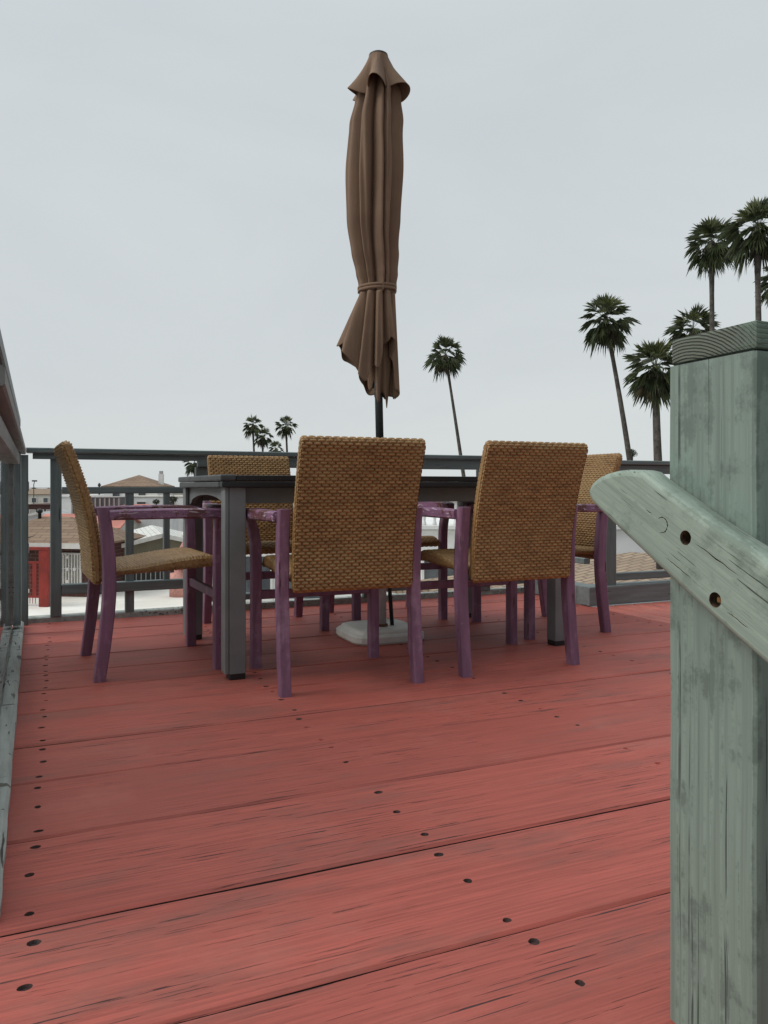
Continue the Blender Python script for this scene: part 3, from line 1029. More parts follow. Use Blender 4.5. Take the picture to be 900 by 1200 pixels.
pc = mixc(nt, math_n(nt, 'MULTIPLY', rings_, 0.35), (0.11, 0.155, 0.12), (0.20, 0.275, 0.22))
setin(nt, b, Base_Color=mixc(nt, paint, base, pc), Roughness=0.78,
      Normal=nd(nt, 'ShaderNodeBump', {'Strength': 0.7, 'Distance': 0.002, 'Height': math_n(nt, 'SUBTRACT', f1, rings_)}).outputs[0])
M['endgrain'] = m
c_ = MB()
c_.box(0.002, pw + 0.004, -0.001, 0.1375, 0.8845, 0.9185, 0.005)
c_.build('post_cap', M['endgrain'], post)
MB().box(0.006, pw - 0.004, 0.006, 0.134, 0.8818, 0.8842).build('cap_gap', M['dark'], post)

# handrail in its own plane: along a = distance down the slope (towards -y), b = across it
sl = math.atan2(0.720 - 0.640, 0.759 - 0.607)
outl = [(0.9005, 0.6955), (0.907, 0.7025), (0.910, 0.710), (0.908, 0.718), (0.901, 0.726), (0.886, 0.7335), (0.868, 0.739), (0.848, 0.742), (0.826, 0.743), (0.805, 0.742), (0.790, 0.739), (0.776, 0.730), (0.759, 0.7205)]
y, z = 0.759, 0.7205
for k in range(1, 45):
    yy = 0.759 - 0.035 * k
    outl.append((yy, 0.7205 - 0.035 * k * math.tan(sl) + 0.0010 * n1(k * 0.8, 3) + (0.004 * exp(-((yy - 0.606) / 0.03) ** 2))))
yend = outl[-1][0]
zend = outl[-1][1]
low = []
nlow = 46
y0_, z0_ = 0.893, 0.690
for k in range(nlow):
    yy = yend + 0.02 + (y0_ - yend - 0.02) * k / (nlow - 1)
    low.append((yy, 0.690 - (y0_ - yy) * math.tan(sl) * 1.02 + 0.0016 * n1(k * 0.9, 8) - 0.018 * min(1, (y0_ - yy) / 0.2) * 0.55))
outl = outl + low
HT = 0.040
hr = MB()
bm = hr.bm
c0 = sum((Vector((0, a, b_)) for a, b_ in outl), Vector()) / len(outl)
n_ = len(outl)


def inset(i, d):
    a, p_, c = Vector(outl[i - 1]), Vector(outl[i]), Vector(outl[(i + 1) % n_])
    t = (c - a)
    t.normalize()
    nn = Vector((t.y, -t.x))
    return p_ + nn * d


sgn = 1.0
ar = sum(outl[i][0] * outl[(i + 1) % n_][1] - outl[(i + 1) % n_][0] * outl[i][1] for i in range(n_))
sgn = -1.0 if ar > 0 else 1.0
RB = 0.009
layers = []
for (dx, ins) in ((0.0, RB), (0.002, RB * 0.45), (0.005, RB * 0.12), (RB, 0.0), (HT - RB, 0.0), (HT - 0.004, 0.003), (HT, 0.006)):
    ly = []
    for i in range(n_):
        pp = inset(i, ins * sgn)
        ly.append(bm.verts.new((-HT + dx - 0.0015, pp.x - PY0, pp.y)))
    layers.append(ly)
for a, c in zip(layers, layers[1:]):
    for i in range(n_):
        bm.faces.new((a[i], a[(i + 1) % n_], c[(i + 1) % n_], c[i])).smooth = True
bm.faces.new(layers[-1])
HOLES = [(0.716, 0.656, 0.0092, 0.020), (0.669, 0.585, 0.0092, 0.012)]
fl_loops = [layers[0]]
XF = -HT - 0.0015
PLUG = (0.757, 0.670, 0.0098)
for (hy_, hz, r, dp) in HOLES:
    k = 24
    rim = [bm.verts.new((XF, hy_ - PY0 + r * cos(2 * pi * i / k) * (1 + 0.05 * n1(i, hy_ * 50)), hz + r * sin(2 * pi * i / k))) for i in range(k)]
    fl_loops.append(rim)
    deep = [bm.verts.new((XF + dp, v.co.y, v.co.z)) for v in rim]
    for i in range(k):
        bm.faces.new((rim[i], deep[i], deep[(i + 1) % k], rim[(i + 1) % k])).material_index = 1
    bm.faces.new(deep).material_index = 1
# ring-shaped crack left round the filled plug: a narrow open groove over two thirds of the circle
k = 36
a0, a1 = -1.9, 2.2
outer = [(PLUG[2] + 0.0016 * (0.35 + 0.65 * abs(n1(i * 0.35, 4.4)) * 2) * sin(pi * i / (k - 1)) ** 0.5, a0 + (a1 - a0) * i / (k - 1)) for i in range(k)]
inner = [(PLUG[2] - 0.0003, a0 + (a1 - a0) * i / (k - 1)) for i in range(k)][::-1]
lp = []
for (r, a) in outer + inner[1:-1]:
    lp.append(bm.verts.new((XF, PLUG[0] - PY0 - r * cos(a), PLUG[1] + r * sin(a))))
fl_loops.append(lp)
dl = [bm.verts.new((XF + 0.006, v.co.y, v.co.z)) for v in lp]
for i in range(len(lp)):
    j = (i + 1) % len(lp)
    bm.faces.new((lp[i], lp[j], dl[j], dl[i])).material_index = 1
# narrow drying cracks running down the grain
for (cy0, cz0, L_, w_) in ((0.702, 0.6515, 0.068, 0.0011), (0.652, 0.5745, 0.032, 0.0009), (0.787, 0.6895, 0.014, 0.0008), (0.752, 0.630, 0.046, 0.0008)):
    kk = 12
    up_, dn_ = [], []
    for i in range(kk + 1):
        f = i / kk
        ww = w_ * sin(pi * f) ** 0.6 * (0.6 + 0.5 * abs(n1(i * 0.9, cy0 * 90)))
        yy = cy0 - L_ * f
        zz = cz0 - L_ * f * math.tan(sl) * 0.97 + 0.0016 * n1(i * 0.5, cz0 * 70)
        up_.append((yy, zz + ww))
        dn_.append((yy, zz - ww))
    lp = [bm.verts.new((XF, a - PY0, b_)) for a, b_ in up_ + dn_[::-1][1:-1]]
    fl_loops.append(lp)
    dl = [bm.verts.new((XF + 0.005, v.co.y, v.co.z)) for v in lp]
    for i in range(len(lp)):
        j = (i + 1) % len(lp)
        bm.faces.new((lp[i], lp[j], dl[j], dl[i])).material_index = 1
fill_with_holes(bm, fl_loops, (1, 2))
hro = hr.build('handrail', [M['handrail'], M['hole']], sr)
for (hy_, hz, r, dp) in HOLES:
    MB().box(XF + dp - 0.006, XF + dp - 0.001, hy_ - PY0 - 0.0035, hy_ - PY0 + 0.0035, hz - 0.004, hz + 0.003, 0.0015).build('bolt', M['bolt'], hro)

# ------------------------------------------------------------------ palms
def add_fan(mb, base, d, L, spread, nseg, droop, rng, mi):
    up = Vector((0, 0, 1))
    s = d.cross(up)
    if s.length < 0.05:
        s = Vector((1, 0, 0))
    s.normalize()
    n = s.cross(d).normalized()
    roll = rng.uniform(-0.6, 0.6)
    s, n = s * cos(roll) + n * sin(roll), n * cos(roll) - s * sin(roll)
    for k in range(nseg):
        a = spread * (2 * (k + 0.5) / nseg - 1)
        dr = (d * cos(a) + s * sin(a) + n * rng.uniform(-0.10, 0.14)).normalized()
        ll = L * (0.72 + 0.28 * cos(a)) * rng.uniform(0.85, 1.1)
        w = L * 1.35 * spread / nseg * 0.42
        side = (dr.cross(n)).normalized() * w
        m_ = base + dr * ll * 0.55 - up * droop * ll * 0.10
        tip = base + dr * ll * 0.97 - up * droop * ll * rng.uniform(0.3, 0.6)
        v = [mb.bm.verts.new(x) for x in (base, m_ - side + n * w * 0.4, tip, m_ + side + n * w * 0.4)]
        for f in (mb.bm.faces.new((v[0], v[1], v[2])), mb.bm.faces.new((v[0], v[2], v[3]))):
            f.material_index = mi


def palm(label, px, pyc, D, cr, base_px, seed, n_leaf=46, skirt=14, r0=0.16, tr=0.12, squash=1.0, bend=0.0, grp='fan palms beyond the deck'):
    rng = random.Random(seed)
    x, y = polar(px, D)
    z = elev(pyc, D)
    bx, by = polar(base_px, D)
    t = empty('palm_tree', label, 'palm tree', (bx, by, GZ), group=grp)
    C = Vector((x - bx, y - by, z - GZ))
    rad = cr / 900.0 * D
    pts = []
    side = Vector((cos(YAW), -sin(YAW), 0))
    for i in range(13):
        f = i / 12
        p_ = C * f + side * bend * sin(pi * f)
        p_.x = C.x * f ** 0.8 + side.x * bend * sin(pi * f)
        p_.y = C.y * f ** 0.8 + side.y * bend * sin(pi * f)
        p_.z = (C.z + rad * 0.22) * f
        r = r0 * 1.35 + (tr - r0 * 1.35) * min(1, f * 1.15)
        if f > 0.88:
            r = tr * 1.25
        pts.append((p_, r))
    MB().tube(pts, 9).build('trunk', M['trunk'], t)
    cb = MB()
    top = Vector(pts[-1][0])
    ga = 2.39996
    n_leaf = int(n_leaf * 0.84)
    for i in range(n_leaf):
        f = (i + 0.5) / n_leaf
        el = R(84) - f * R(146)
        el += rng.uniform(-0.14, 0.14)
        az = i * ga + rng.uniform(-0.35, 0.35)
        d = Vector((cos(az) * cos(el), sin(az) * cos(el), sin(el) * squash)).normalized()
        lp = rad * rng.uniform(0.34, 0.58)
        L = rad * rng.uniform(0.50, 0.68)
        mid = top + d * lp
        base = mid - Vector((0, 0, 0.04 * rad * (1 + f)))
        sd = d.cross(Vector((0, 0, 1)))
        sd = sd.normalized() * 0.012 * rad if sd.length > 1e-3 else Vector((0.012 * rad, 0, 0))
        v = [cb.bm.verts.new(q) for q in (top + sd, top - sd, base - sd * 0.8, base + sd * 0.8)]
        cb.bm.faces.new(v).material_index = 0 if f < 0.7 else 2
        dd = (d - Vector((0, 0, 0.16 + 0.3 * f))).normalized()
        add_fan(cb, base, dd, L, R(rng.uniform(58, 80)), rng.randint(12, 15), 0.25 + 0.9 * f, rng,
                1 if f < 0.26 and rng.random() < 0.6 else (2 if f > 0.9 and rng.random() < 0.4 else 0))
    for i in range(skirt):
        az = i * ga + rng.uniform(-0.3, 0.3)
        st = top + Vector((cos(az), sin(az), 0)) * tr * 1.3 - Vector((0, 0, rng.uniform(0, 0.2) * rad))
        dd = Vector((cos(az) * 0.42, sin(az) * 0.42, -1)).normalized()
        add_fan(cb, st, dd, rad * rng.uniform(0.4, 0.62), R(34), 8, 0.1, rng, 2 if rng.random() < 0.55 else 0)
    cb.build('crown', [M['frond'], M['frond_top'], M['skirt']], t, recalc=False)
    return t


palm('lone tall palm with a slim leaning trunk, just right of the closed umbrella', 522, 421, 80, 25, 557, 3, 44, 26, 0.19, 0.13, bend=0.15)
palm('tall palm with a long curved trunk, left of the pair by the newel post', 710, 382, 58, 33, 757, 5, 48, 12, 0.2, 0.15, bend=0.3)
palm('stout palm with a big ragged crown touching the left edge of the newel post', 768, 440, 50, 41, 781, 8, 50, 14, 0.26, 0.22, bend=-0.1)
palm('small palm crown peeping over the top of the newel post', 812, 392, 60, 32, 812, 13, 40, 6, 0.18, 0.14)
palm('tall palm with a straight trunk rising behind the newel post cap', 834, 290, 56, 33, 842, 21, 50, 14, 0.2, 0.16, bend=-0.1)
palm('tallest palm, its crown crossing the right edge above the newel post', 887, 277, 48, 40, 893, 34, 54, 14, 0.2, 0.16, bend=0.05)
palm('partly cropped palm at the right edge, lower than its tall neighbour', 917, 332, 62, 30, 922, 55, 42, 10, 0.18, 0.14)
palm('small distant palm, left one of the overlapping pair beyond the wicker chair', 296, 501, 125, 13.5, 303, 89, 34, 10, 0.2, 0.15)
palm('small distant palm, lower right one of the overlapping pair beyond the wicker chair', 308, 514, 118, 12.5, 307, 144, 34, 12, 0.2, 0.15)
palm('small distant palm standing alone with a narrow skirted crown beyond the chairs', 335, 502, 120, 13.5, 341, 233, 34, 18, 0.2, 0.15)
palm('low distant palm whose crown just clears the backrest between two taller palms', 323, 528, 130, 10.5, 323, 377, 30, 4, 0.2, 0.14)
palm('distant palm half hidden behind a railing post over the far rooftops', 228, 545, 110, 14, 230, 610, 36, 16, 0.2, 0.15)


# ------------------------------------------------------------------ houses
def bush(label, px, pyc, D, wpx, hpx, seed, name='bush'):
    rng = random.Random(seed)
    x, y = polar(px, D)
    z = elev(pyc, D)
    w, h = wpx / 900 * D, hpx / 900 * D
    mb = MB()
    for i in range(420):
        a, b_ = rng.uniform(0, 2 * pi), math.acos(rng.uniform(-1, 1))
        r = rng.uniform(0.45, 1.0) * (1 + 0.35 * n1(a * 1.2, b_ * 2, seed))
        c = Vector((w * r * sin(b_) * cos(a), w * r * sin(b_) * sin(a), h * r * cos(b_)))
        d1 = Vector((rng.uniform(-1, 1), rng.uniform(-1, 1), rng.uniform(-1, 1))).normalized() * w * 0.17
        d2 = d1.cross(Vector((rng.uniform(-1, 1), rng.uniform(-1, 1), rng.uniform(-1, 1)))).normalized() * w * 0.08
        mb.bm.faces.new([mb.bm.verts.new(c + q) for q in (-d1, d2, d1, -d2)])
    t = empty(name, label, 'tree', (x, y, GZ))
    mb.build('crown', M['bush'], t, recalc=False, loc=(0, 0, z - GZ))
    MB().tube([((0, 0, 0), 0.12), ((0, 0, z - GZ), 0.08)], 7).build('trunk', M['trunk'], t)
    return t


def house(name, label, px, D, w, d, ztop, zridge, wallm, roofm, kind='gable', rz=None, ov=0.25, ridge='x', wins=(), facm=None, th=0.12, cat='house', group=None,
          winm=None):
    """front wall centre at the given bearing and depth, facing the camera unless turned"""
    x, y = polar(px, D)
    rot = -YAW if rz is None else -YAW + R(rz)
    t = empty(name, label, cat, (x, y, GZ), rot, group)
    H, Rg = ztop - GZ, zridge - GZ
    wb_ = MB()
    wb_.box(-w / 2, w / 2, 0, d, 0, H)
    if kind == 'gable' and ridge == 'y':
        for yy in (0.0, d - 0.12):
            a = [wb_.bm.verts.new(q) for q in ((-w / 2, yy, H), (w / 2, yy, H), (0, yy, Rg - 0.05))]
            b_ = [wb_.bm.verts.new((v.co.x, yy + 0.12, v.co.z)) for v in a]
            wb_.bm.faces.new(a)
            wb_.bm.faces.new(b_[::-1])
            for i in range(3):
                wb_.bm.faces.new((a[i], b_[i], b_[(i + 1) % 3], a[(i + 1) % 3]))
    if kind == 'gable' and ridge == 'x':
        for xx in (-w / 2, w / 2 - 0.12):
            a = [wb_.bm.verts.new(q) for q in ((xx, 0, H), (xx, d, H), (xx, d / 2, Rg - 0.05))]
            b_ = [wb_.bm.verts.new((v.co.x + 0.12, v.co.y, v.co.z)) for v in a]
            wb_.bm.faces.new(a)
            wb_.bm.faces.new(b_[::-1])
            for i in range(3):
                wb_.bm.faces.new((a[i], b_[i], b_[(i + 1) % 3], a[(i + 1) % 3]))
    wb_.build('wall', wallm, t)
    rf = MB()
    x0, x1, y0, y1 = -w / 2 - ov, w / 2 + ov, -ov, d + ov
    e = H + 0.02
    if kind == 'flat':
        rf.box(x0, x1, y0, y1, e, e + th)
    elif kind == 'hip':
        k = min(w, d) / 2
        if w >= d:
            A, B = (-w / 2 + k, d / 2, Rg), (w / 2 - k, d / 2, Rg)
        else:
            A, B = (0, k, Rg), (0, d - k, Rg)
        c = [(x0, y0, e), (x1, y0, e), (x1, y1, e), (x0, y1, e)]
        if w > d + 0.01:
            rf.slab([c[0], c[1], B, A], th).slab([c[2], c[3], A, B], th).slab([c[1], c[2], B], th).slab([c[3], c[0], A], th)
        elif d > w + 0.01:
            rf.slab([c[0], c[1], A], th).slab([c[1], c[2], B, A], th).slab([c[2], c[3], B], th).slab([c[3], c[0], A, B], th)
        else:
            for i in range(4):
                rf.slab([c[i], c[(i + 1) % 4], A], th)
    elif ridge == 'x':
        m_ = d / 2
        rf.slab([(x0, y0, e), (x1, y0, e), (x1, m_, Rg), (x0, m_, Rg)], th).slab([(x0, m_, Rg), (x1, m_, Rg), (x1, y1, e), (x0, y1, e)], th)
    else:
        rf.slab([(x0, y0, e), (0, y0, Rg), (0, y1, Rg), (x0, y1, e)], th).slab([(x1, y0, e), (x1, y1, e), (0, y1, Rg), (0, y0, Rg)], th)
    rf.build('roof', roofm, t)
    if facm:
        fc = MB()
        if ridge == 'y' and kind == 'gable':
            for s in (-1, 1):
                fc.slab([(s * (w / 2 + ov), y0 - 0.05, e + 0.02), (0, y0 - 0.05, Rg + 0.02), (0, y0 - 0.003, Rg + 0.02), (s * (w / 2 + ov), y0 - 0.003, e + 0.02)], 0.24)
        else:
            fc.box(x0, x1, y0 - 0.05, y0 - 0.003, e - 0.26, e + 0.02)
        fc.build('fascia', facm, t)
    for (wx, wz, ww, wh) in wins:
        f = MB()
        z0 = wz - GZ
        for bx in ((wx - ww / 2 - 0.06, wx - ww / 2, z0 - 0.06, z0 + wh + 0.06), (wx + ww / 2, wx + ww / 2 + 0.06, z0 - 0.06, z0 + wh + 0.06),
                   (wx - ww / 2, wx + ww / 2, z0 - 0.06, z0), (wx - ww / 2, wx + ww / 2, z0 + wh, z0 + wh + 0.06)):
            f.box(bx[0], bx[1], -0.07, -0.003, bx[2], bx[3])
        fo = f.build('window', M['bars'], t)
        MB().box(wx - ww / 2, wx + ww / 2, -0.035, -0.004, z0, z0 + wh).build('pane', winm or M['pane'], fo)
    return t


# neighbouring yard and the two houses seen through the left bays
h1 = house('brick_house', 'dark brick house with a sloping brown shingle roof behind the red gate', 36, 40, 6.6, 5.0, -2.22, -0.95, M['brick'], M['brownroof'], 'hip', rz=-7,
           ov=0.6, ridge='x', wins=(), facm=M['fascia'])
gx = MB()
t = h1
f = MB()
wx, z0, ww, wh = 2.1, 0.70, 1.25, 1.5
for bx in ((wx - ww / 2 - 0.09, wx - ww / 2, z0 - 0.09, z0 + wh + 0.09), (wx + ww / 2, wx + ww / 2 + 0.09, z0 - 0.09, z0 + wh + 0.09), (wx - ww / 2, wx + ww / 2, z0 - 0.09, z0),
           (wx - ww / 2, wx + ww / 2, z0 + wh, z0 + wh + 0.09)):
    f.box(bx[0], bx[1], -0.10, -0.003, bx[2], bx[3])
fo = f.build('window', M['bars'], t)
MB().box(wx - ww / 2, wx + ww / 2, -0.045, -0.004, z0, z0 + wh).build('pane', M['curtain'], fo)
g = MB()
for i in range(8):
    xx = wx - ww / 2 + ww * (i + 0.5) / 8
    g.box(xx - 0.022, xx + 0.022, -0.16, -0.12, z0 - 0.05, z0 + wh + 0.05)
for zz in (z0 - 0.05, z0 + wh / 2, z0 + wh):
    g.box(wx - ww / 2 - 0.05, wx + ww / 2 + 0.05, -0.118, -0.098, zz, zz + 0.045)
for (ax, az) in ((0, 0.08), (0, 0.5), (0, 0.92), (-0.32, 0.5), (0.32, 0.5)):
    g.box(wx + ax * ww - 0.07, wx + ax * ww + 0.07, -0.20, -0.162, z0 + az * wh - 0.08, z0 + az * wh + 0.08)
g.build('window_grille', M['bars'], fo)

cb = MB()
cb.tube([((-1.2, 1.2, 3.42), 0.025), ((-0.6, 0.9, 3.30), 0.025), ((-0.1, 0.55, 3.22), 0.025), ((0.05, 0.2, 3.12), 0.025), ((-0.3, -0.1, 3.02), 0.025), ((-1.0, -0.4, 2.93), 0.025)], 6)
cb.build('roof_cable', M['black'], h1)
MB().lathe([(0.09, 3.7), (0.09, 4.25), (0.16, 4.28), (0.16, 4.42), (0.04, 4.5)], 10, -0.9, 2.3).build('roof_vent', M['black'], h1)
MB().box(3.31, 3.55, -0.12, -0.004, 1.55, 1.75, 0.02).build('meter_box', M['bars'], h1)

gate = empty('metal_gate', 'red metal gate between thick red posts in front of the brick house', 'gate', (*polar(44, 36.5), GZ), -YAW + R(-8))
MB().box(0.12, 0.58, -0.12, 0.12, 0, 2.7, 0.01).build('post', M['red'], gate)
MB().box(-1.9, -1.5, -0.12, 0.12, 0, 2.7, 0.01).build('post', M['red'], gate)
MB().box(-1.9, 0.58, -0.14, 0.14, 2.705, 2.84, 0.01).build('lintel', M['red'], gate)
g = MB()
g.box(-1.45, 0.08, -0.03, 0.03, 2.05, 2.15).box(-1.45, 0.08, -0.03, 0.03, 0.42, 0.52)
for (a, c) in ((-1.45, -1.30), (-0.92, -0.62), (-0.26, -0.06)):
    g.box(a, c, -0.025, 0.025, 0.52, 2.05)
for i in range(9):
    xx = -1.24 + i * 0.14
    g.box(xx - 0.012, xx + 0.012, -0.012, 0.012, 0.15, 2.05)
g.build('gate_leaf', M['red'], gate)
MB().box(-0.62, -0.40, -0.09, -0.032, 0.66, 0.84, 0.02).build('lock_plate', M['bars'], gate)

h2 = house('porch_house', 'low house with a white shingled gable and khaki front, right of the brick house', 190, 44, 6.4, 10.0, -2.82, -1.98, M['khaki'], M['whiteroof'], 'gable', rz=20, ov=0.2,
           ridge='y', facm=M['fascia'])
MB().box(-3.15, 3.15, -0.10, -0.004, 1.50, 1.78).build('beam', M['fascia'], h2)
MB().box(-3.1, 3.1, -0.06, -0.003, 0.02, 1.49).build('porch_opening', M['dark'], h2)
g = MB()
for i in range(14):
    xx = -2.2 + i * 0.26
    g.box(xx - 0.025, xx + 0.025, -0.12, -0.08, 0.02, 1.49)
g.build('porch_bars', M['greyroof'], h2)
MB().box(-3.1, -2.4, -0.13, -0.065, 0.02, 1.49).build('brick_pier', M['brick'], h2)
MB().box(1.7, 3.1, -0.13, -0.065, 0.02, 1.49).build('brick_pier', M['brick'], h2)

house('pink_roof_house', 'wide low house with a faded salmon roof behind the brown shingle roof', 88, 62, 6.6, 8, -2.65, -1.62, M['offwhite'], M['pinkroof'], 'gable', rz=6, ov=0.3, ridge='x')
house('grey_gable_house', 'white walled house with a shallow pale grey gable beside the windbreak', 45, 74, 7.6, 8, -2.65, -1.75, M['white'], M['greyroof'], 'gable', rz=4, ov=0.35, ridge='y', facm=M['fascia'])
sh = house('clad_shed', 'grey box clad in upright panels on the roofs behind the side-on chair', 112, 72, 4.5, 3.5, -0.35, -0.3, M['greybox'], M['greyroof'], 'flat', ov=0.05, cat='shed', th=0.08)
g = MB()
for i in range(11):
    xx = -2.2 + i * 0.44
    g.box(xx - 0.06, xx + 0.06, -0.10, -0.004, 2.4, 4.6)
g.build('panel_rib', M['greyroof'], sh)
house('white_block', 'plain white flat-roofed block between the grey gable and the clad box', 84, 88, 4.6, 7, -0.55, -0.5, M['white'], M['white'], 'flat', ov=0.1, th=0.25)
hb = house('hip_roof_house', 'white house with a brown pyramid roof rising over the railing', 153, 86, 6.0, 6.0, 0.72, 2.05, M['white'], M['brownroof'], 'hip', ov=0.25, wins=((-1.6, -0.4, 0.8, 0.7), (1.3, -0.4, 0.8, 0.7)))
MB().box(2.35, 2.85, 2.6, 3.1, 5.8, 7.15).build('chimney', M['white'], hb)
MB().box(2.42, 2.78, 2.68, 3.02, 7.155, 7.5).build('chimney_pot', M['greyroof'], hb)
house('long_white_house', 'long white house under the pyramid roof with a thin parapet', 195, 80, 9.5, 6, -0.42, -0.4, M['white'], M['offwhite'], 'flat', ov=0.06, th=0.1, wins=((-2.6, -1.5, 0.9, 0.6), (0.4, -1.5, 0.9, 0.6), (2.6, -1.6, 0.7, 0.6)))
house('salmon_patio_house', 'small house with salmon tiles in front of the long white house', 155, 70, 7.0, 5, -1.75, -0.95, M['white'], M['pinkroof'], 'hip', rz=8, ov=0.2)
far = [
    ('cream cottage with a tan roof under the street lamp', 40, 120, 6, -0.5, 0.35, 'offwhite', 'tanroof', 'gable'),
    ('small dark brown house with three pale windows in the far left roofs', 48, 98, 3.6, -1.7, -1.3, 'brick', 'brick', 'flat'),
    ('white cube house with a roof terrace near the horizon at far left', 56, 150, 6, 0.25, 0.3, 'white', 'white', 'flat'),
    ('broad white house just right of the first railing post', 76, 135, 9, 0.1, 0.2, 'white', 'greyroof', 'flat'),
    ('pale house with a tan hip roof left of the grey clad box', 92, 100, 5, -0.9, -0.3, 'offwhite', 'tanroof', 'hip'),
    ('far white house with a flat parapet left of the pyramid roof', 118, 160, 10, 0.35, 0.4, 'white', 'white', 'flat'),
    ('far cream house with a brown roof right of the chimney', 200, 130, 8, -0.1, 0.55, 'offwhite', 'brownroof', 'hip'),
    ('far white house below the half hidden palm', 226, 150, 9, 0.1, 0.2, 'white', 'white', 'flat'),
    ('distant grey roofed house at the left edge of the town', 20, 140, 8, -0.3, 0.5, 'white', 'greyroof', 'gable'),
    ('distant cream block beyond the wicker chairs', 300, 160, 14, 0.2, 0.3, 'offwhite', 'white', 'flat'),
    ('distant white villa beyond the right table end', 520, 170, 12, 0.3, 0.9, 'white', 'brownroof', 'hip'),
]
for (lb, px, D, w, zt, zr, wm_, rm_, kd) in far:
    wn = ()
    if D < 150:
        wn = tuple((x_, zt - 1.3, 0.7, 0.7) for x_ in ((-w * 0.3, 0.0, w * 0.3) if w > 3 else (0,)))
    house('distant_house', lb, px, D, w, 7, zt, zr, M[wm_], M[rm_], kd, ov=0.2, wins=wn, group='far houses of the town', winm=M['curtain'] if wm_ == 'brick' else None)
lamp = empty('street_lamp', 'thin street lamp standing above the far left roofs', 'street lamp', (*polar(39.5, 110), GZ))
MB().tube([((0, 0, 0), 0.09), ((0, 0, 6.0), 0.06), ((0.1, 0, 6.4), 0.05)], 8).build('pole', M['street_metal'], lamp)
MB().box(-0.25, 0.45, -0.12, 0.12, 6.4, 6.62, 0.03).build('lamp_head', M['street_metal'], lamp)
vent = MB()
vent.lathe([(0.10, 0.0), (0.10, 5.7), (0.17, 5.75), (0.17, 5.95), (0.05, 6.15)], 10)
tag(vent.build('flue_pipe', M['black'], None, loc=(*polar(116.3, 92), GZ)), 'thin dark flue pipe sticking up left of the pyramid roof', 'flue')
bush('dark round tree far off at the left end of the railing', 40, 574, 130, 4, 3, 41, 'tree')
bush('low dark green tree by the long white house', 183, 588, 76, 4.5, 3.2, 42, 'tree')
bush('brownish green treetop in front of the half hidden palm', 203, 585, 74, 5.5, 4, 43, 'tree')
bush('tiny treetop over the railing between two palm trunks', 741, 531, 75, 6, 5, 44, 'tree')

# stacked pink garden ornament
orn = empty('garden_ornament', 'stacked pink stone garden ornament beside the khaki porch', 'ornament', (*polar(211, 40), GZ), -YAW)
MB().lathe([(0.55, 0), (0.55, 1.2), (0.3, 1.25), (0.3, 1.6)], 16).build('pedestal', M['pinkstone'], orn)
MB().lathe([(0.2, 1.61), (0.52, 1.66), (0.55, 1.8), (0.3, 1.9)], 16).build('bowl', M['pinkstone'], orn)
MB().lathe([(0.2, 1.91), (0.48, 1.96), (0.5, 2.1), (0.25, 2.2)], 16, 0.02, 0).build('bowl', M['pinkstone'], orn)
MB().tube([((0.05, 0, 2.2), 0.24), ((0.3, 0, 2.7), 0.22), ((0.42, 0, 3.0), 0.16)], 12).build('figure', M['pinkstone'], orn)
MB().lathe([(0.05, 3.0), (0.27, 3.1), (0.27, 3.3), (0.08, 3.42)], 14, 0.35, 0).build('finial', M['fascia'], orn)

# white house with a balustraded terrace straight ahead, and the tan-roofed neighbour below the railing
wh = house('terrace_house', 'white house with a balustraded roof terrace behind the table', 515, 20, 12.5, 8, -0.42, -0.4, M['white'], M['white'], 'flat', ov=0.12, th=0.10,
           wins=((-3.6, -2.2, 1.0, 1.1), (-4.8, -2.2, 0.8, 1.1), (0.2, -2.4, 1.2, 1.2)))
bal = MB()
for i in range(46):
    xx = -6.1 + i * 0.272
    bal.lathe([(0.055, 4.70), (0.055, 4.76), (0.032, 4.82), (0.062, 4.98), (0.040, 5.16), (0.055, 5.24), (0.055, 5.30)], 8, xx, 0.15)
bal.build('balustrade', M['white'], wh)
MB().box(-6.3, 6.3, 0.05, 0.25, 5.302, 5.40, 0.01).build('coping', M['offwhite'], wh)

tr_ = empty('tan_roof_house', 'neighbouring house with a tan shingle roof just below the kerb railing', 'house', (*polar(640, 12), GZ))
ox, oy = polar(640, 12)


def loc3(px, D, z):
    x_, y_ = polar(px, D)
    return Vector((x_ - ox, y_ - oy, z - GZ))


EL, ER = loc3(452, 13.6, -1.02), loc3(870, 9.4, -1.02)
dirv = (ER - EL)
dirv.z = 0
dirv.normalize()
nrm_ = Vector((-dirv.y, dirv.x, 0))
if nrm_.y < 0:
    nrm_ = -nrm_
BL, BR = EL + nrm_ * 6.6, ER + nrm_ * 6.6
RL = EL + nrm_ * 3.3 + dirv * 3.0
RR = ER + nrm_ * 3.3 - dirv * 1.0
RL.z = RR.z = -0.47 - GZ
rf = MB()
rf.slab([EL, ER, RR, RL], 0.14).slab([BL, EL, RL], 0.14).slab([ER, BR, RR], 0.14).slab([BR, BL, RL, RR], 0.14)
rf.build('roof', M['tanroof'], tr_)
w_ = MB()
i_ = 0.35
c_ = [EL + dirv * i_ + nrm_ * i_, ER - dirv * i_ + nrm_ * i_, BR - dirv * i_ - nrm_ * i_, BL + dirv * i_ - nrm_ * i_]
a = [w_.bm.verts.new((q.x, q.y, 0)) for q in c_]
b2 = [w_.bm.verts.new((q.x, q.y, 3.84)) for q in c_]
for i in range(4):
    w_.bm.faces.new((a[i], a[(i + 1) % 4], b2[(i + 1) % 4], b2[i]))
w_.bm.faces.new(b2)
w_.build('wall', M['white'], tr_)
vp = EL.lerp(RL, 0.72) + dirv * 1.8
MB().lathe([(0.07, vp.z - 0.25), (0.07, vp.z + 0.10), (0.10, vp.z + 0.105), (0.10, vp.z + 0.14)], 10, vp.x, vp.y).build('roof_vent', M['greybox'], tr_)

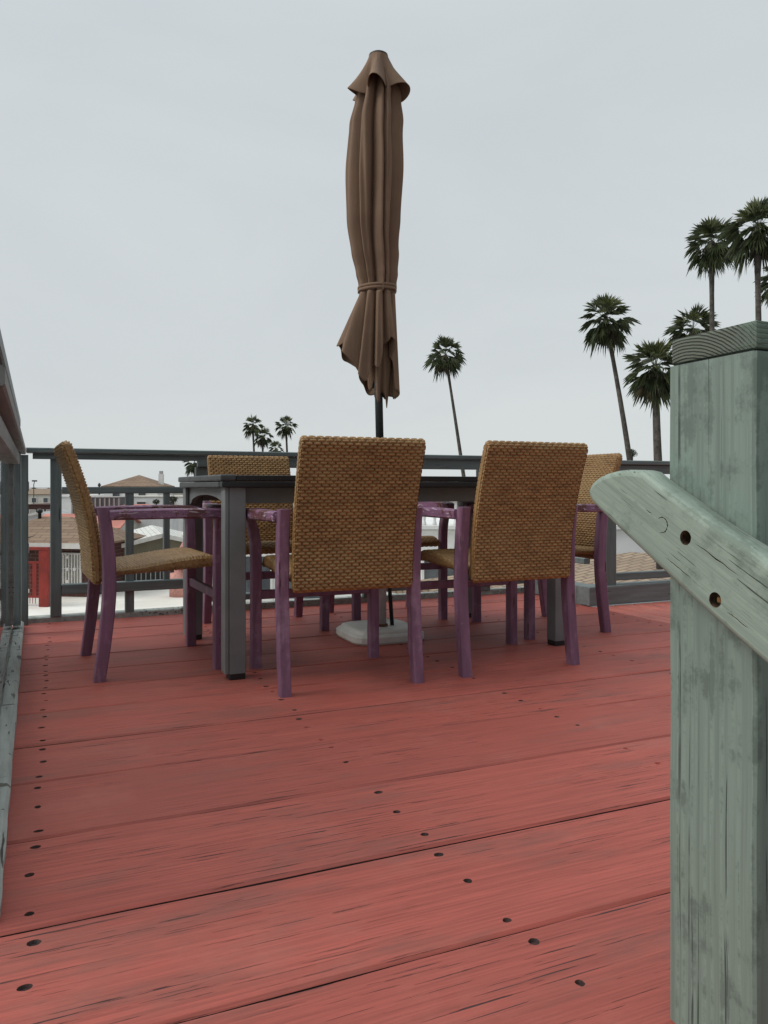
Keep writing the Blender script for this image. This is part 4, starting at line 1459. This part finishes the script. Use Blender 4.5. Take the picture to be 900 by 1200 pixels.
# ------------------------------------------------------------------ ground
mb = MB()
mb.poly([(-3000, -800, GZ), (3000, -800, GZ), (3000, 5000, GZ), (-3000, 5000, GZ)])
tag(mb.build('ground', M['ground']), kind='structure')
mb = MB()
cs = [(*polar(-60, 12), GZ + 0.006), (*polar(620, 12), GZ + 0.006), (*polar(420, 58), GZ + 0.006), (*polar(-60, 58), GZ + 0.006)]
mb.poly(cs)
tag(mb.build('concrete_yard', M['concrete']), 'pale weathered concrete yard below the deck', 'yard', kind='structure')

# ------------------------------------------------------------------ camera
cam = bpy.data.cameras.new('camera')
cam.sensor_fit = 'VERTICAL'
cam.sensor_height = 36.0
cam.lens = 27.0
cam.clip_start = 0.02
cam.clip_end = 8000
co = bpy.data.objects.new('camera', cam)
co.location = (-0.008, -0.018, EYE)
co.rotation_euler = (R(90), 0, -YAW)        # held level; the frame is cropped a little low
cam.shift_y = -0.025
COL.objects.link(co)
S.camera = co

# ------------------------------------------------------------------ light: overcast sky and a broad veiled sun from the left
SUN_EL, SUN_AZ = R(42), R(-80)          # azimuth from +Y towards +X
w = bpy.data.worlds.new('World')
S.world = w
w.use_nodes = True
nt = w.node_tree
nt.nodes.clear()
out = nt.nodes.new('ShaderNodeOutputWorld')
bg = nt.nodes.new('ShaderNodeBackground')
sky = nt.nodes.new('ShaderNodeTexSky')
sky.sky_type = 'NISHITA'
sky.sun_disc = False
sky.sun_elevation = SUN_EL
sky.sun_rotation = SUN_AZ
sky.air_density = 1.0
sky.dust_density = 4.0
tc = nd(nt, 'ShaderNodeTexCoord').outputs['Generated']
sep = nd(nt, 'ShaderNodeSeparateXYZ', {0: tc})
f = noise(nt, nd(nt, 'ShaderNodeMapping', {'Vector': tc, 'Scale': (1.0, 1.0, 2.4)}).outputs[0], 1.7, 6, 0.55, 0.6)
up = ramp(nt, sep.outputs[2], 0.0, 0.65)
cl = mixc(nt, up, (7.1, 7.5, 7.5), (6.45, 6.95, 7.2))
cl = mixc(nt, math_n(nt, 'MULTIPLY', ramp(nt, f, 0.35, 0.7), 0.5), cl, (5.9, 6.3, 6.6))
dv = nd(nt, 'ShaderNodeVectorMath', {0: tc, 1: (-0.50, 0.80, 0.33)}, operation='DOT_PRODUCT').outputs['Value']
thick = ramp(nt, dv, -0.75, 0.30)  # unseen sky behind the camera, dimmed to darken the sides facing it
cl = mixc(nt, thick, (2.7, 2.85, 3.0), cl)
zen = ramp(nt, sep.outputs[2], 0.50, 0.95)            # an overcast vault is brightest overhead
cl = nd(nt, 'ShaderNodeVectorMath', {0: cl, 'Scale': math_n(nt, 'ADD', 1.0, math_n(nt, 'MULTIPLY', zen, 1.0))}, operation='SCALE').outputs[0]
mx = mixc(nt, 0.92, sky.outputs[0], cl)
nt.links.new(mx, bg.inputs[0])
bg.inputs[1].default_value = 0.1
nt.links.new(bg.outputs[0], out.inputs[0])

sun = bpy.data.lights.new('sun', 'SUN')
sun.energy = 1.5
sun.angle = R(28)
sun.color = (1.0, 0.97, 0.92)
so = bpy.data.objects.new('sun', sun)
d = Vector((sin(SUN_AZ) * cos(SUN_EL), cos(SUN_AZ) * cos(SUN_EL), sin(SUN_EL)))
so.rotation_euler = (-d).to_track_quat('-Z', 'Y').to_euler()
so.location = d * 30
COL.objects.link(so)

S.view_settings.view_transform = 'Standard'
S.view_settings.look = 'None'
S.view_settings.exposure = 0.0
S.view_settings.gamma = 1.0
S.render.engine = 'CYCLES'
S.cycles.use_denoising = True
S.cycles.max_bounces = 6
